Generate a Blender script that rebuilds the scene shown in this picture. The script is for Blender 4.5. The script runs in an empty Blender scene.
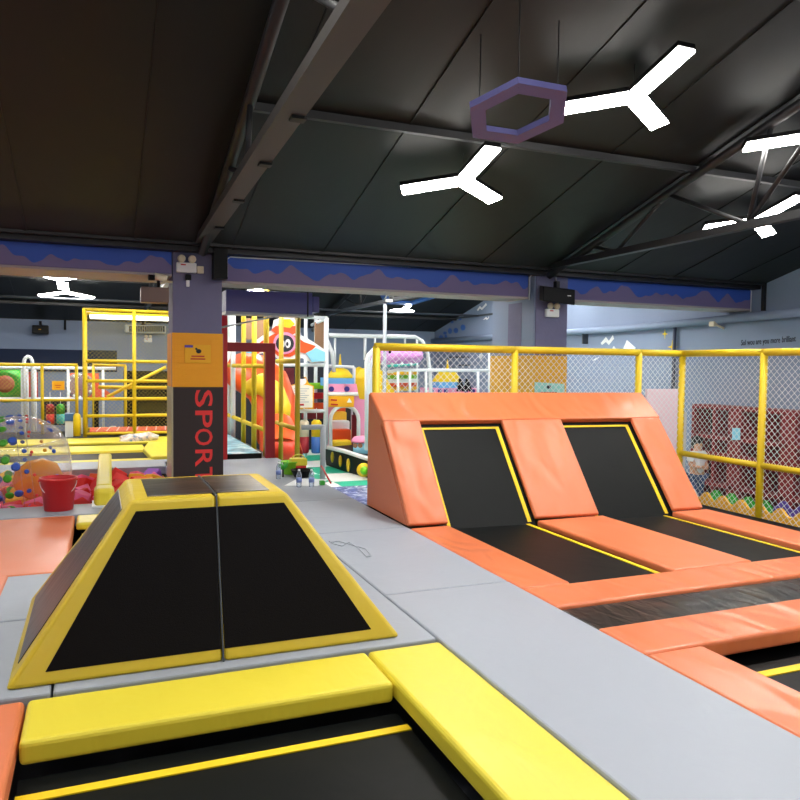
import bpy, bmesh, math, random
from mathutils import Vector, Matrix, Euler
random.seed(7)
C = bpy.context.scene.collection
PI = math.pi
def V(*a): return Vector(a)
# ------------------------------------------------------------------ camera
EYE = V(0, 0, 1.5); F = 740.0
ROT = (Matrix.Rotation(-math.radians(22.2), 3, 'Z') @ Matrix.Rotation(PI/2-math.radians(2.66), 3, 'X') @ Matrix.Rotation(.012, 3, 'Z'))
def ray(x, y): return ROT @ V((x-400)/F, -(y-400)/F, -1)
def at(x, y, Y): d = ray(x, y); return EYE + d*(Y/d.y)      # surveyed point on the plane at depth Y
def atX(x, y, X): d = ray(x, y); return EYE + d*(X/d.x)
def atz(x, y, z=0.0): d = ray(x, y); return EYE + d*((z-1.5)/d.z)
cd = bpy.data.cameras.new('camera'); cam = bpy.data.objects.new('camera', cd); C.objects.link(cam)
cam.matrix_world = Matrix.Translation(EYE) @ ROT.to_4x4()
cd.sensor_width = 36; cd.lens = F/800*36; cd.clip_start = .05; cd.clip_end = 200
bpy.context.scene.camera = cam
# ------------------------------------------------------------------ materials
def lin(c): return tuple((v/12.92 if v <= .04045 else ((v+.055)/1.055)**2.4) for v in [x/255 for x in c]) + (1,)
def mat(name, rgb, rough=.5, metal=0, bump=None, spec=.5, var=None, emit=0):
    m = bpy.data.materials.new(name); m.use_nodes = True; nt = m.node_tree; b = nt.nodes['Principled BSDF']
    col = lin(rgb); b.inputs['Base Color'].default_value = col
    b.inputs['Roughness'].default_value = rough; b.inputs['Metallic'].default_value = metal
    b.inputs['Specular IOR Level'].default_value = spec
    tc = nt.nodes.new('ShaderNodeTexCoord')
    if bump:
        sc, strength, stretch = bump[:3]; dist = bump[3] if len(bump) > 3 else .6; rz = bump[4] if len(bump) > 4 else 0; bd = bump[5] if len(bump) > 5 else .03; det = bump[6] if len(bump) > 6 else 3
        mp = nt.nodes.new('ShaderNodeMapping'); mp.inputs['Scale'].default_value = stretch; mp.inputs['Rotation'].default_value = (0, 0, rz)
        nz = nt.nodes.new('ShaderNodeTexNoise'); nz.inputs['Scale'].default_value = sc; nz.inputs['Detail'].default_value = det; nz.inputs['Distortion'].default_value = dist
        bp = nt.nodes.new('ShaderNodeBump'); bp.inputs['Strength'].default_value = strength; bp.inputs['Distance'].default_value = bd
        nt.links.new(tc.outputs['Object'], mp.inputs[0]); nt.links.new(mp.outputs[0], nz.inputs[0])
        nt.links.new(nz.outputs[0], bp.inputs['Height']); nt.links.new(bp.outputs[0], b.inputs['Normal'])
    if var:
        sc, amt = var
        nz = nt.nodes.new('ShaderNodeTexNoise'); nz.inputs['Scale'].default_value = sc; nz.inputs['Detail'].default_value = 4
        mx = nt.nodes.new('ShaderNodeMix'); mx.data_type = 'RGBA'
        mx.inputs[6].default_value = tuple(v*(1-amt) for v in col[:3])+(1,); mx.inputs[7].default_value = tuple(min(1, v*(1+amt)) for v in col[:3])+(1,)
        nt.links.new(tc.outputs['Object'], nz.inputs[0]); nt.links.new(nz.outputs[0], mx.inputs[0]); nt.links.new(mx.outputs[2], b.inputs['Base Color'])
    if emit:
        b.inputs['Emission Color'].default_value = col; b.inputs['Emission Strength'].default_value = emit
    return m
ORANGE = mat('orange_vinyl', (220, 120, 76), .36, bump=(1.7, .9, (2.2, .9, 1.3), .5, .6, .05, 1.2))
ORANGE2 = mat('orange_vinyl_smooth', (220, 122, 80), .4, bump=(1.2, .6, (1.6, 1, 1), .5, .9, .04, 1.2))
YELLOW = mat('yellow_vinyl', (206, 178, 36), .42, bump=(3, .4, (1, 2, 1)))
LEMON = mat('lemon_vinyl', (228, 210, 62), .4, bump=(2.5, .35, (2, 1, 1)))
GREY = mat('grey_vinyl', (156, 163, 175), .5, bump=(5, .18, (1, 1, 1)), var=(1.3, .05))
BEDM = mat('black_jump_mesh', (13, 16, 17), .5, bump=(1.5, .25, (1, 1, 1)), var=(4, .2), spec=.14)
PANEL = mat('black_mesh_panel', (9, 6, 8), .7, bump=(160, .15, (1, 1, 1)), spec=.12)
TOPPANEL = mat('dark_grey_panel', (24, 25, 28), .3, bump=(2, .25, (1, 3, 1)))
BLACKPAD = mat('black_vinyl', (18, 20, 21), .3, bump=(3, .6, (2.5, 1, 1)))
WEB = mat('yellow_webbing', (240, 205, 20), .6)
PIPEY = mat('yellow_foam_pipe', (216, 186, 22), .5, bump=(9, .15, (1, 1, 1)))
PIPEO = mat('olive_yellow_pipe', (190, 165, 20), .5)
WHITEP = mat('white_pipe', (225, 232, 238), .4)
GREYP = mat('grey_pipe', (170, 178, 188), .45)
NETW = mat('white_net', (228, 232, 236), .7)
NETY = mat('yellow_net', (215, 195, 90), .7)
STEEL = mat('dark_steel', (26, 27, 30), .5)
STEEL2 = mat('dusty_steel', (60, 58, 56), .5)
STEEL3 = mat('grey_steel', (62, 68, 76), .45)
BLACK = mat('black_plastic', (8, 8, 10), .45, spec=.2)
WHITE = mat('white_paint', (235, 238, 240), .5)
CREAM = mat('cream_plastic', (225, 215, 190), .5)
RED = mat('red_plastic', (196, 22, 30), .38)
DRED = mat('dark_red_paint', (150, 16, 34), .5)
MAROON = mat('maroon_wood', (128, 26, 36), .5)
PINK = mat('pink_board', (236, 150, 190), .5)
LPINK = mat('pale_pink_board', (232, 205, 215), .5)
MAUVE = mat('mauve_vinyl', (205, 140, 205), .45, bump=(14, .4, (1, 1, 1)))
PURPLE = mat('purple_plastic', (88, 62, 160), .5)
NAVYD = mat('navy_dot', (52, 40, 130), .5)
BLUE = mat('blue_plastic', (60, 110, 190), .45)
SKY = mat('sky_blue_board', (100, 170, 225), .5)
TEAL = mat('teal_plastic', (60, 180, 175), .5)
CYAN = mat('pale_cyan_board', (135, 205, 230), .5)
GREEN = mat('green_plastic', (50, 165, 50), .5)
LIME = mat('lime_plastic', (130, 200, 30), .5)
AMBER = mat('amber_foam', (245, 185, 40), .6)
SLIDEO = mat('orange_slide', (235, 88, 30), .35)
SLIDEY = mat('yellow_slide', (238, 200, 40), .4)
BROWN = mat('brown_board', (140, 105, 75), .6)
DBOARD = mat('dark_brown_board', (40, 28, 29), .6)
SPORTRED = mat('coral_red_paint', (225, 50, 50), .6)
INK = mat('dark_ink', (36, 38, 50), .7)
SIGNY = mat('amber_sign', (245, 180, 20), .55)
SKIN = mat('skin', (215, 165, 135), .55)
HAIR = mat('black_hair', (22, 18, 18), .5)
DENIM = mat('blue_denim', (70, 90, 130), .8)
SHIRT = mat('white_cotton', (232, 234, 236), .8)
ROOFM = mat('dark_roof_sheet', (22, 25, 24), .5, bump=(1.2, .3, (1, .4, 1)), var=(.5, .4), spec=.25)
WALLB = mat('slate_blue_wall', (132, 148, 176), .7, var=(.8, .08), bump=(30, .1, (1, 1, 1)))
COLP = mat('lavender_grey_paint', (112, 112, 145), .7, var=(3, .12), bump=(12, .2, (1, 1, 1)))
LAV = mat('lavender_metal', (94, 94, 150), .5)
LAMP = mat('lamp_diffuser', (255, 252, 246), .5, emit=30)
LAMPF = mat('lamp_diffuser_far', (255, 252, 246), .5, emit=40)
STRIPL = mat('panel_diffuser', (255, 252, 246), .5, emit=2.5)
ACM = mat('grille_white', (190, 200, 210), .5)
def glassy(name, rgb, alpha, rim=.75):
    m = bpy.data.materials.new(name); m.use_nodes = True; nt = m.node_tree; nt.nodes.clear()
    o = nt.nodes.new('ShaderNodeOutputMaterial'); t = nt.nodes.new('ShaderNodeBsdfTransparent'); p = nt.nodes.new('ShaderNodeBsdfPrincipled'); mx = nt.nodes.new('ShaderNodeMixShader')
    t.inputs[0].default_value = lin(rgb); p.inputs['Base Color'].default_value = lin(rgb); p.inputs['Roughness'].default_value = .08
    lw = nt.nodes.new('ShaderNodeLayerWeight'); lw.inputs[0].default_value = .35
    mr = nt.nodes.new('ShaderNodeMapRange'); mr.inputs[3].default_value = alpha; mr.inputs[4].default_value = rim
    nt.links.new(lw.outputs['Facing'], mr.inputs[0]); nt.links.new(mr.outputs[0], mx.inputs[0])
    nt.links.new(t.outputs[0], mx.inputs[1]); nt.links.new(p.outputs[0], mx.inputs[2]); nt.links.new(mx.outputs[0], o.inputs[0])
    return m
CLEAR = glassy('clear_pvc', (252, 253, 253), .03, .5)
LABELB = mat('pale_blue_label', (120, 140, 200), .5)
CLEARB = glassy('clear_bottle', (228, 236, 246), .16, .6)
AMBERG = glassy('amber_pvc', (250, 180, 30), .35)
def mural_mat():       # painted band of blue sky above mauve hills, the blue dripping down between the lobes
    m = bpy.data.materials.new('mural_paint'); m.use_nodes = True; nt = m.node_tree; b = nt.nodes['Principled BSDF']; b.inputs['Roughness'].default_value = .6
    tc = nt.nodes.new('ShaderNodeTexCoord'); sx = nt.nodes.new('ShaderNodeSeparateXYZ'); nt.links.new(tc.outputs['Object'], sx.inputs[0])
    cx = nt.nodes.new('ShaderNodeCombineXYZ'); nt.links.new(sx.outputs[0], cx.inputs[0])
    nz = nt.nodes.new('ShaderNodeTexNoise'); nz.inputs['Scale'].default_value = 2.4; nz.inputs['Detail'].default_value = 1.5; nt.links.new(cx.outputs[0], nz.inputs[0])
    mr = nt.nodes.new('ShaderNodeMapRange'); mr.inputs[1].default_value = .3; mr.inputs[2].default_value = .7; mr.inputs[3].default_value = 2.58; mr.inputs[4].default_value = 2.84
    nt.links.new(nz.outputs[0], mr.inputs[0])
    g = nt.nodes.new('ShaderNodeMath'); g.operation = 'GREATER_THAN'; nt.links.new(sx.outputs[2], g.inputs[0]); nt.links.new(mr.outputs[0], g.inputs[1])
    mx = nt.nodes.new('ShaderNodeMix'); mx.data_type = 'RGBA'; mx.inputs[6].default_value = lin((122, 112, 158)); mx.inputs[7].default_value = lin((52, 92, 192))
    nt.links.new(g.outputs[0], mx.inputs[0]); nt.links.new(mx.outputs[2], b.inputs['Base Color']); return m
MURAL = mural_mat()
def checker_mat(name, a, b_, s, rough=.5):
    m = bpy.data.materials.new(name); m.use_nodes = True; nt = m.node_tree; b = nt.nodes['Principled BSDF']; b.inputs['Roughness'].default_value = rough
    tc = nt.nodes.new('ShaderNodeTexCoord'); ck = nt.nodes.new('ShaderNodeTexChecker'); ck.inputs['Scale'].default_value = s
    mp = nt.nodes.new('ShaderNodeMapping'); mp.inputs['Location'].default_value = (.013, .017, .31); nt.links.new(tc.outputs['Object'], mp.inputs[0])
    ck.inputs[1].default_value = lin(a); ck.inputs[2].default_value = lin(b_); nt.links.new(mp.outputs[0], ck.inputs[0]); nt.links.new(ck.outputs[0], b.inputs['Base Color']); return m
CHECK = checker_mat('green_white_tiles', (40, 185, 150), (238, 244, 240), .9)
def print_mat(name, c1, c2, c3, s):
    m = bpy.data.materials.new(name); m.use_nodes = True; nt = m.node_tree; b = nt.nodes['Principled BSDF']; b.inputs['Roughness'].default_value = .3
    tc = nt.nodes.new('ShaderNodeTexCoord'); nz = nt.nodes.new('ShaderNodeTexNoise'); nz.inputs['Scale'].default_value = s; nz.inputs['Detail'].default_value = 5; nz.inputs['Distortion'].default_value = 1.5
    cr = nt.nodes.new('ShaderNodeValToRGB'); cr.color_ramp.elements[0].position = .35; cr.color_ramp.elements[0].color = lin(c1); cr.color_ramp.elements[1].position = .65; cr.color_ramp.elements[1].color = lin(c3)
    e = cr.color_ramp.elements.new(.5); e.color = lin(c2)
    nt.links.new(tc.outputs['Object'], nz.inputs[0]); nt.links.new(nz.outputs[0], cr.inputs[0]); nt.links.new(cr.outputs[0], b.inputs['Base Color']); return m
WATER = print_mat('water_print', (70, 130, 160), (150, 205, 225), (240, 248, 250), 2.5)
CLOTHP = print_mat('patterned_cloth', (70, 120, 160), (225, 200, 175), (240, 240, 235), 5)
FLOORM = mat('dark_rubber_floor', (86, 88, 96), .6, var=(.7, .15))
BRICKY = mat('amber_painted_brick', (246, 166, 12), .5)
def add_brick_bump(m, zscale=1.0):
    nt = m.node_tree; b = nt.nodes['Principled BSDF']; tc = nt.nodes.new('ShaderNodeTexCoord'); mp = nt.nodes.new('ShaderNodeMapping'); mp.inputs['Rotation'].default_value = (PI/2, 0, 0)
    br = nt.nodes.new('ShaderNodeTexBrick'); br.inputs['Scale'].default_value = 1; br.inputs['Mortar Size'].default_value = .006; br.inputs['Brick Width'].default_value = .24; br.inputs['Row Height'].default_value = .075
    br.inputs['Color1'].default_value = (1, 1, 1, 1); br.inputs['Color2'].default_value = (.9, .9, .9, 1); br.inputs['Mortar'].default_value = (0, 0, 0, 1)
    bp = nt.nodes.new('ShaderNodeBump'); bp.inputs['Strength'].default_value = .5; bp.inputs['Distance'].default_value = .01
    nt.links.new(tc.outputs['Object'], mp.inputs[0]); nt.links.new(mp.outputs[0], br.inputs[0]); nt.links.new(br.outputs[0], bp.inputs['Height']); nt.links.new(bp.outputs[0], b.inputs['Normal'])
add_brick_bump(BRICKY)
# ------------------------------------------------------------------ mesh builder
class MB:
    def __init__(s): s.bm = bmesh.new(); s.mi = 0
    def _new(s, vs, fs):
        vv = [s.bm.verts.new(v) for v in vs]; out = []
        for f in fs:
            try:
                fc = s.bm.faces.new([vv[i] for i in f]); fc.material_index = s.mi; out.append(fc)
            except ValueError: pass
        return vv, out
    def _bevel(s, faces, w, n=2):
        es = list({e for f in faces for e in f.edges})
        bmesh.ops.bevel(s.bm, geom=es, offset=w, segments=n, affect='EDGES', profile=.5)
    def hexa(s, p, bevel=0, n=2):         # 8 corners: bottom loop then top loop
        vv, fs = s._new([V(*q) for q in p], [(3, 2, 1, 0), (4, 5, 6, 7), (0, 1, 5, 4), (1, 2, 6, 5), (2, 3, 7, 6), (3, 0, 4, 7)])
        if bevel: s._bevel(fs, bevel, n)
        return s
    def box(s, x0, x1, y0, y1, z0, z1, bevel=0, n=2):
        return s.hexa([(x0, y0, z0), (x1, y0, z0), (x1, y1, z0), (x0, y1, z0), (x0, y0, z1), (x1, y0, z1), (x1, y1, z1), (x0, y1, z1)], bevel, n)
    def prism(s, pts, off, bevel=0, n=2):
        k = len(pts); off = Vector(off); a = [Vector(p) for p in pts]
        vv, fs = s._new(a+[p+off for p in a], [tuple(range(k))[::-1], tuple(range(k, 2*k))]+[(i, (i+1) % k, k+(i+1) % k, k+i) for i in range(k)])
        if bevel: s._bevel(fs, bevel, n)
        return s
    def tube(s, pts, r, seg=10, cap=True, closed=False):
        pts = [Vector(p) for p in pts]; n = len(pts); rr = r if isinstance(r, (list, tuple)) else [r]*n
        rings = []; up = None
        for i, p in enumerate(pts):
            if closed: d = (pts[(i+1) % n]-pts[i-1])
            else: d = (pts[min(i+1, n-1)]-pts[max(i-1, 0)])
            d.normalize()
            if up is None:
                up = V(0, 0, 1) if abs(d.z) < .9 else V(1, 0, 0)
            a = (up-d*up.dot(d))
            if a.length < 1e-4: a = d.orthogonal()
            a.normalize(); up = a; b = d.cross(a)
            rings.append([s.bm.verts.new(p+(a*math.cos(2*PI*j/seg)+b*math.sin(2*PI*j/seg))*rr[i]) for j in range(seg)])
        m = n if closed else n-1
        for i in range(m):
            A = rings[i]; B = rings[(i+1) % n]
            for j in range(seg):
                f = s.bm.faces.new([A[j], A[(j+1) % seg], B[(j+1) % seg], B[j]]); f.material_index = s.mi; f.smooth = True
        if cap and not closed:
            f = s.bm.faces.new(rings[0][::-1]); f.material_index = s.mi; f = s.bm.faces.new(rings[-1]); f.material_index = s.mi
        return s
    def lathe(s, prof, c, axis=(0, 0, 1), seg=24):   # prof: (radius, height)
        c = Vector(c); ax = Vector(axis).normalized(); a = ax.orthogonal().normalized(); b = ax.cross(a); rings = []
        for r, h in prof:
            rings.append([s.bm.verts.new(c+ax*h+(a*math.cos(2*PI*j/seg)+b*math.sin(2*PI*j/seg))*max(r, 1e-4)) for j in range(seg)])
        for A, B in zip(rings, rings[1:]):
            for j in range(seg):
                f = s.bm.faces.new([A[j], A[(j+1) % seg], B[(j+1) % seg], B[j]]); f.material_index = s.mi; f.smooth = True
        for R, fl in ((rings[0], True), (rings[-1], False)):
            f = s.bm.faces.new(R[::-1] if fl else R); f.material_index = s.mi
        return s
    def ball(s, c, r, seg=16, sc=(1, 1, 1)):
        m = Matrix.Translation(Vector(c)) @ Matrix.Diagonal((r*sc[0], r*sc[1], r*sc[2], 1))
        g = bmesh.ops.create_uvsphere(s.bm, u_segments=seg, v_segments=seg//2+2, radius=1, matrix=m)
        for v in g['verts']:
            for f in v.link_faces: f.smooth = True; f.material_index = s.mi
        return s
    def build(s, name, m, parent=None, smooth=False):
        bmesh.ops.recalc_face_normals(s.bm, faces=s.bm.faces)
        me = bpy.data.meshes.new(name); s.bm.to_mesh(me); s.bm.free()
        for x in (m if isinstance(m, (list, tuple)) else [m]): me.materials.append(x)
        o = bpy.data.objects.new(name, me); C.objects.link(o)
        if parent: o.parent = parent; o.matrix_parent_inverse = Matrix.Translation(-parent.location) if parent.type == 'EMPTY' else Matrix()
        return o
def tag(o, label, cat, group=None, kind=None):
    o['label'] = label; o['category'] = cat
    if group: o['group'] = group
    if kind: o['kind'] = kind
    return o
def struct(o): o['kind'] = 'structure'; return o
def thing(name, label, cat, loc, group=None):
    o = bpy.data.objects.new(name, None); C.objects.link(o); o.location = loc; o.empty_display_size = .1
    return tag(o, label, cat, group)
def copy_tree(o, parent=None):
    c = o.copy(); C.objects.link(c)
    if parent: c.parent = parent
    for ch in [x for x in bpy.data.objects if x.parent == o]: copy_tree(ch, c)
    return c
def text_mesh(mb, s, origin, right, up, size, ext=.004, bold=0, xs=1.0):
    cu = bpy.data.curves.new('t', 'FONT'); cu.body = s; cu.size = size; cu.extrude = ext; cu.offset = bold; cu.resolution_u = 3
    ob = bpy.data.objects.new('t', cu); C.objects.link(ob); bpy.context.view_layer.update()
    me = bpy.data.meshes.new_from_object(ob.evaluated_get(bpy.context.evaluated_depsgraph_get()))
    right = Vector(right).normalized(); up = Vector(up).normalized(); n = right.cross(up)
    base = len(mb.bm.verts); vv = [mb.bm.verts.new(Vector(origin)+right*v.co.x*xs+up*v.co.y+n*v.co.z) for v in me.vertices]
    for p in me.polygons:
        try: f = mb.bm.faces.new([vv[i] for i in p.vertices]); f.material_index = mb.mi
        except ValueError: pass
    bpy.data.objects.remove(ob); bpy.data.curves.remove(cu); bpy.data.meshes.remove(me)
def net(mb, o, u, w, W, Hh, step=.07, r=.0035, inside=None):   # diamond net on the rectangle o + a*u + b*w
    o = Vector(o); u = Vector(u).normalized(); w = Vector(w).normalized(); k = -Hh
    while k < W:
        a0, a1 = max(0, k), min(W, k+Hh)
        if a1-a0 > .02:
            mb.tube([o+u*a0+w*(a0-k), o+u*a1+w*(a1-k)], r, 3, False)
            mb.tube([o+u*a0+w*(Hh-(a0-k)), o+u*a1+w*(Hh-(a1-k))], r, 3, False)
        k += step

# ================================================================== SETTING
Z0 = -.9
struct(MB().box(-7, 10.6, -4, 22.8, Z0-.1, Z0).build('floor', FLOORM))
# walls: right wall carries the roof line, back wall at the far end
def roofz(y):
    if y < 3: return 4.73-.28*(3-y)
    if y < 9.6: return 5.57-.28*y
    if y < 15: return 2.88+.28*(y-9.6)
    return 4.392-.23*(y-15)
pr_ = [(10.45, -4, Z0), (10.45, 22.8, Z0)]+[(10.45, y, roofz(y)+.05) for y in (22.8, 15, 9.6, 3, -4)]
struct(MB().prism(pr_, (.15, 0, 0)).build('wall_right', WALLB))
pr_ = [(-7.15, p[1], p[2]) for p in pr_]
struct(MB().prism(pr_, (.15, 0, 0)).build('wall_left', WALLB))
struct(MB().box(-7, 10.45, 22.6, 22.8, Z0, 2.75).build('wall_back', WALLB))
struct(MB().box(-7, 10.45, -4.1, -3.95, Z0, 2.9).build('wall_front', WALLB))
m = MB()
ys = [-4, 3, 9.6, 15, 22.8]
for a, b in zip(ys, ys[1:]):
    m.hexa([(-7.2, a, roofz(a)), (10.7, a, roofz(a)), (10.7, b, roofz(b)), (-7.2, b, roofz(b)), (-7.2, a, roofz(a)+.06), (10.7, a, roofz(a)+.06), (10.7, b, roofz(b)+.06), (-7.2, b, roofz(b)+.06)])
for a, b in ((3, 9.6), (9.6, 15), (15, 22.6)):     # sheet seams running down the slope
    x = -6.5
    while x < 10.4:
        m.hexa([(x, a, roofz(a)-.012), (x+.02, a, roofz(a)-.012), (x+.02, b, roofz(b)-.012), (x, b, roofz(b)-.012), (x, a, roofz(a)+.01), (x+.02, a, roofz(a)+.01), (x+.02, b, roofz(b)+.01), (x, b, roofz(b)+.01)]); x += 1.15
struct(m.build('ceiling', ROOFM))
m = MB()
for y, xa in ((4.2, -7), (6.5, 1.2), (11.5, -7), (13.2, -7), (17, -7), (19, -7), (21, -7)):
    z = roofz(y); m.box(xa, 10.45, y-.03, y+.03, z-.07, z)
struct(m.build('ceiling_purlins', STEEL))
struct(MB().box(-7, 10.45, 9.42, 9.75, 2.87, 2.99).box(-7, 10.45, 9.3, 9.36, 2.93, 3.0).build('ceiling_gutter', STEEL))
# trusses
def truss(x0, x1, ya, yb, zb, chordm, joints, xm=None, k=0):
    xm = xm or (x0+x1)/2; m = MB()
    za = zb+(yb-ya)*k; zf = lambda y: zb+(yb-y)*k
    m.hexa([(x0, ya, za-.05), (x1, ya, za-.05), (x1, yb, zb-.05), (x0, yb, zb-.05), (x0, ya, za+.03), (x1, ya, za+.03), (x1, yb, zb+.03), (x0, yb, zb+.03)]); m.mi = 1
    yy = [y for y in (3, 9.6, 15, 22.6) if ya <= y <= yb]; yy = sorted(set([ya]+yy+[yb]))
    for a, b in zip(yy, yy[1:]): m.tube([(xm, a, roofz(a)-.1), (xm, b, roofz(b)-.1)], .055, 6)
    for j in joints:
        for t in j[1]: m.tube([(xm, j[0], zf(j[0])), (xm, t, roofz(t)-.1)], .026, 6)
    return struct(m.build('trim_truss', [chordm, STEEL]))
t1 = truss(1.1, 1.28, -1, 9.35, 3.0, STEEL2, [(6.45, (6.3, 7.4)), (3.6, (3.6, 5, 2.2)), (8.4, (8.4,))], k=.042)
MBk = MB()
for y in (4.85, 5.9, 7.1, 8.3): MBk.box(1.19, 1.29, y, y+.09, 2.93+(9.35-y)*.042, 2.955+(9.35-y)*.042)
o = MBk.build('bracket', BLACK); o['kind'] = 'structure'; o.name = 'trim_bracket'
truss(6.12, 6.22, -1, 9.35, 2.99, STEEL, [(7.83, (8.34, 6.95)), (5.75, (6.92, 5.5, 4.6)), (3.2, (4.4, 3.2, 2.1))])
truss(-4, -3.9, -1, 9.35, 3.0, STEEL, [(6, (5, 7))])
for X in (-4, 1.15, 6.17): truss(X, X+.1, 9.9, 22.5, 3.0, STEEL3, [(12.5, (11.5, 13.5, 12.5)), (15, (15,)), (18, (16.5, 19.3, 18))])
for z, y in ((3.0, 19.5), (3.0, 13)):
    struct(MB().tube([(-7, y, z), (10.4, y, z)], .03, 8).build('trim_tie_rod', STEEL3))
# beams with the painted mural
for a, b, bz, by in ((-7, .85, 2.6, 10.5), (1.46, 5.97, 2.55, 10.15), (6.66, 10.45, 2.55, 10.15)):
    o = MB().box(a, b, 9.6, by, bz, 2.87, .008).build('beam', MURAL); o.name = 'trim_beam'; struct(o)
    o = MB().box(a, b, 9.6, by, bz-.03, bz-.001).build('trim_beam_soffit', mat('pale_soffit', (172, 164, 166), .6)); struct(o)
# columns
m = MB(); m.mi = 0; m.box(.86, 1.46, 9.6, 10.2, 1.88, 2.98, .004); m.mi = 1; m.box(.845, 1.475, 9.585, 10.215, 1.19, 1.88, .004); m.mi = 2; m.box(.86, 1.46, 9.6, 10.2, 0, 1.19)
struct(m.build('pillar', [COLP, BRICKY, GREYP]))
m = MB(); m.box(6.1, 6.66, 9.58, 10.2, 1.68, 2.98, .004); m.mi = 2; m.box(6.1, 6.22, 10.2, 10.9, 1.68, 3.1); m.box(6.08, 6.0995, 9.6, 10.2, 1.68, 2.98); m.mi = 3; m.box(6.075, 6.0995, 9.95, 10.35, 1.75, 2.5); m.mi = 1; m.box(6.08, 6.66, 9.56, 10.92, Z0, 1.68)
struct(m.build('pillar', [COLP, mat('amber_column_paint', (226, 172, 30), .5), WALLB, COLP]))
MB().box(1.33, 1.5, 9.4, 9.58, 2.55, 2.98).build('trim_truss_seat', BLACK)['kind'] = 'structure'
struct(MB().tube([(1.52, 9.57, 2.6), (1.52, 9.57, 2.82), (1.56, 9.57, 2.85), (5.9, 9.57, 2.9)], .009, 6).build('trim_conduit', WHITEP))
struct(MB().tube([(5.97, 9.57, 2.5), (5.97, 9.57, 2.84), (6.03, 9.56, 2.9), (6.32, 9.55, 2.93), (6.42, 9.55, 2.86), (6.42, 9.55, 2.7)], .012, 6).build('trim_conduit', GREYP))
struct(MB().tube([(6.66, 9.57, 2.885), (10.36, 9.57, 2.885), (10.4, 9.57, 2.86), (10.4, 9.57, 2.5)], .009, 6).build('trim_conduit', WHITEP))

# ---- raised platform of grey vinyl slabs with pits left open
slabs = [(1.73, 2.655, -2, 4.455), (1.73, 2.655, 4.465, 6.295), (1.73, 2.655, 6.305, 7.87), (1.73, 2.655, 7.88, 9.7), (.9, 2.655, 9.71, 11.7),
    (-.2, 1.72, 3.64, 5.8), (1.42, 1.72, 5.81, 7.87), (-7, 1.72, 7.88, 8.45), (.9, 1.72, 8.46, 9.7),
    (-3, -.21, 4.75, 5.74), (-3, -.21, 3.64, 4.74), (-7, 1.3, 11.2, 12.0)]
m = MB()
for a, b, c, d in slabs: m.box(a, b, c, d, -.12, 0, .012)
m.mi = 1
m.box(2.6, 2.65, 7.5, 16.4, Z0, -.12); m.box(-7, .9, 8.4, 8.46, Z0, -.12); m.box(-7, 1.3, 11.2, 11.25, Z0, -.12); m.box(.88, .94, 8.46, 11.2, Z0, -.12)
m.box(-7, 1.7, 12.0, 18.6, -.3, -.1); m.box(1.3, 2.65, 11.7, 16.4, Z0, -.03); m.box(2.655, 2.7, -2, 6.3, Z0, -.16); m.box(2.66, 6.9, 7.45, 7.5, Z0, -.01)
m.box(-3, -2.96, -2, 8, Z0, -.02)
struct(m.build('platform', [GREY, BLACK]))

# ================================================================== PYRAMID
py = thing('jump_pyramid', 'yellow and black padded frustum block with flat top, standing on the grey platform', 'soft play block', (.565, 4.4, 0))
BX0, BX1, BY0, BY1 = -.405, 1.54, 3.715, 5.12
TX0, TX1, TY0, TY1, TZ = .15, .965, 4.03, 4.79, .79
SB, ST = .575, .585    # seam
def frus(fx0, fx1, tx0, tx1): return [(fx0, BY0, 0), (fx1, BY0, 0), (fx1, BY1, 0), (fx0, BY1, 0), (tx0, TY0, TZ), (tx1, TY0, TZ), (tx1, TY1, TZ), (tx0, TY1, TZ)]
h1 = MB().hexa(frus(BX0, SB-.003, TX0, ST-.003), .022, 3).build('padded_half', YELLOW, py)
h2 = MB().hexa(frus(SB+.003, BX1, ST+.003, TX1), .022, 3).build('padded_half', YELLOW, py)
def face_panel(c, u0, u1, v0, v1, name, mt, t=.004):
    bl, br, tr, tl = [Vector(q) for q in c]
    f = lambda u, v: (bl*(1-u)+br*u)*(1-v)+(tl*(1-u)+tr*u)*v
    n = (br-bl).cross(tl-bl).normalized()
    pts = [f(u0, v0), f(u1, v0), f(u1, v1), f(u0, v1)]
    return MB().prism([p-n*.02 for p in pts], n*(.02+t), .002, 1).build(name, mt, py)
FL = [(BX0, BY0, 0), (SB, BY0, 0), (ST, TY0, TZ), (TX0, TY0, TZ)]; FR = [(SB, BY0, 0), (BX1, BY0, 0), (TX1, TY0, TZ), (ST, TY0, TZ)]
face_panel(FL, .135, .99, .075, .93, 'mesh_panel', PANEL); face_panel(FR, .01, .865, .075, .93, 'mesh_panel', PANEL)
face_panel([(BX0, BY1, 0), (BX0, BY0, 0), (TX0, TY0, TZ), (TX0, TY1, TZ)], .1, .9, .08, .93, 'side_panel', TOPPANEL)
face_panel([(BX1, BY0, 0), (BX1, BY1, 0), (TX1, TY1, TZ), (TX1, TY0, TZ)], .1, .9, .08, .93, 'side_panel', TOPPANEL)
face_panel([(TX0, TY0, TZ), (ST, TY0, TZ), (ST, TY1, TZ), (TX0, TY1, TZ)], .2, .985, .1, .9, 'top_panel', TOPPANEL)
face_panel([(ST, TY0, TZ), (TX1, TY0, TZ), (TX1, TY1, TZ), (ST, TY1, TZ)], .03, .8, .1, .9, 'top_panel', TOPPANEL)

sm = MB(); nf = V(0, -(TZ), TY0-BY0).normalized()
sm.prism([V(SB-.004, BY0, 0)-nf*.01, V(SB+.004, BY0, 0)-nf*.01, V(ST+.004, TY0, TZ)-nf*.01, V(ST-.004, TY0, TZ)-nf*.01], nf*.012)
sm.box(ST-.006, ST+.006, TY0, TY1, TZ-.01, TZ+.002); sm.build('seam', STEEL3, py)

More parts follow.
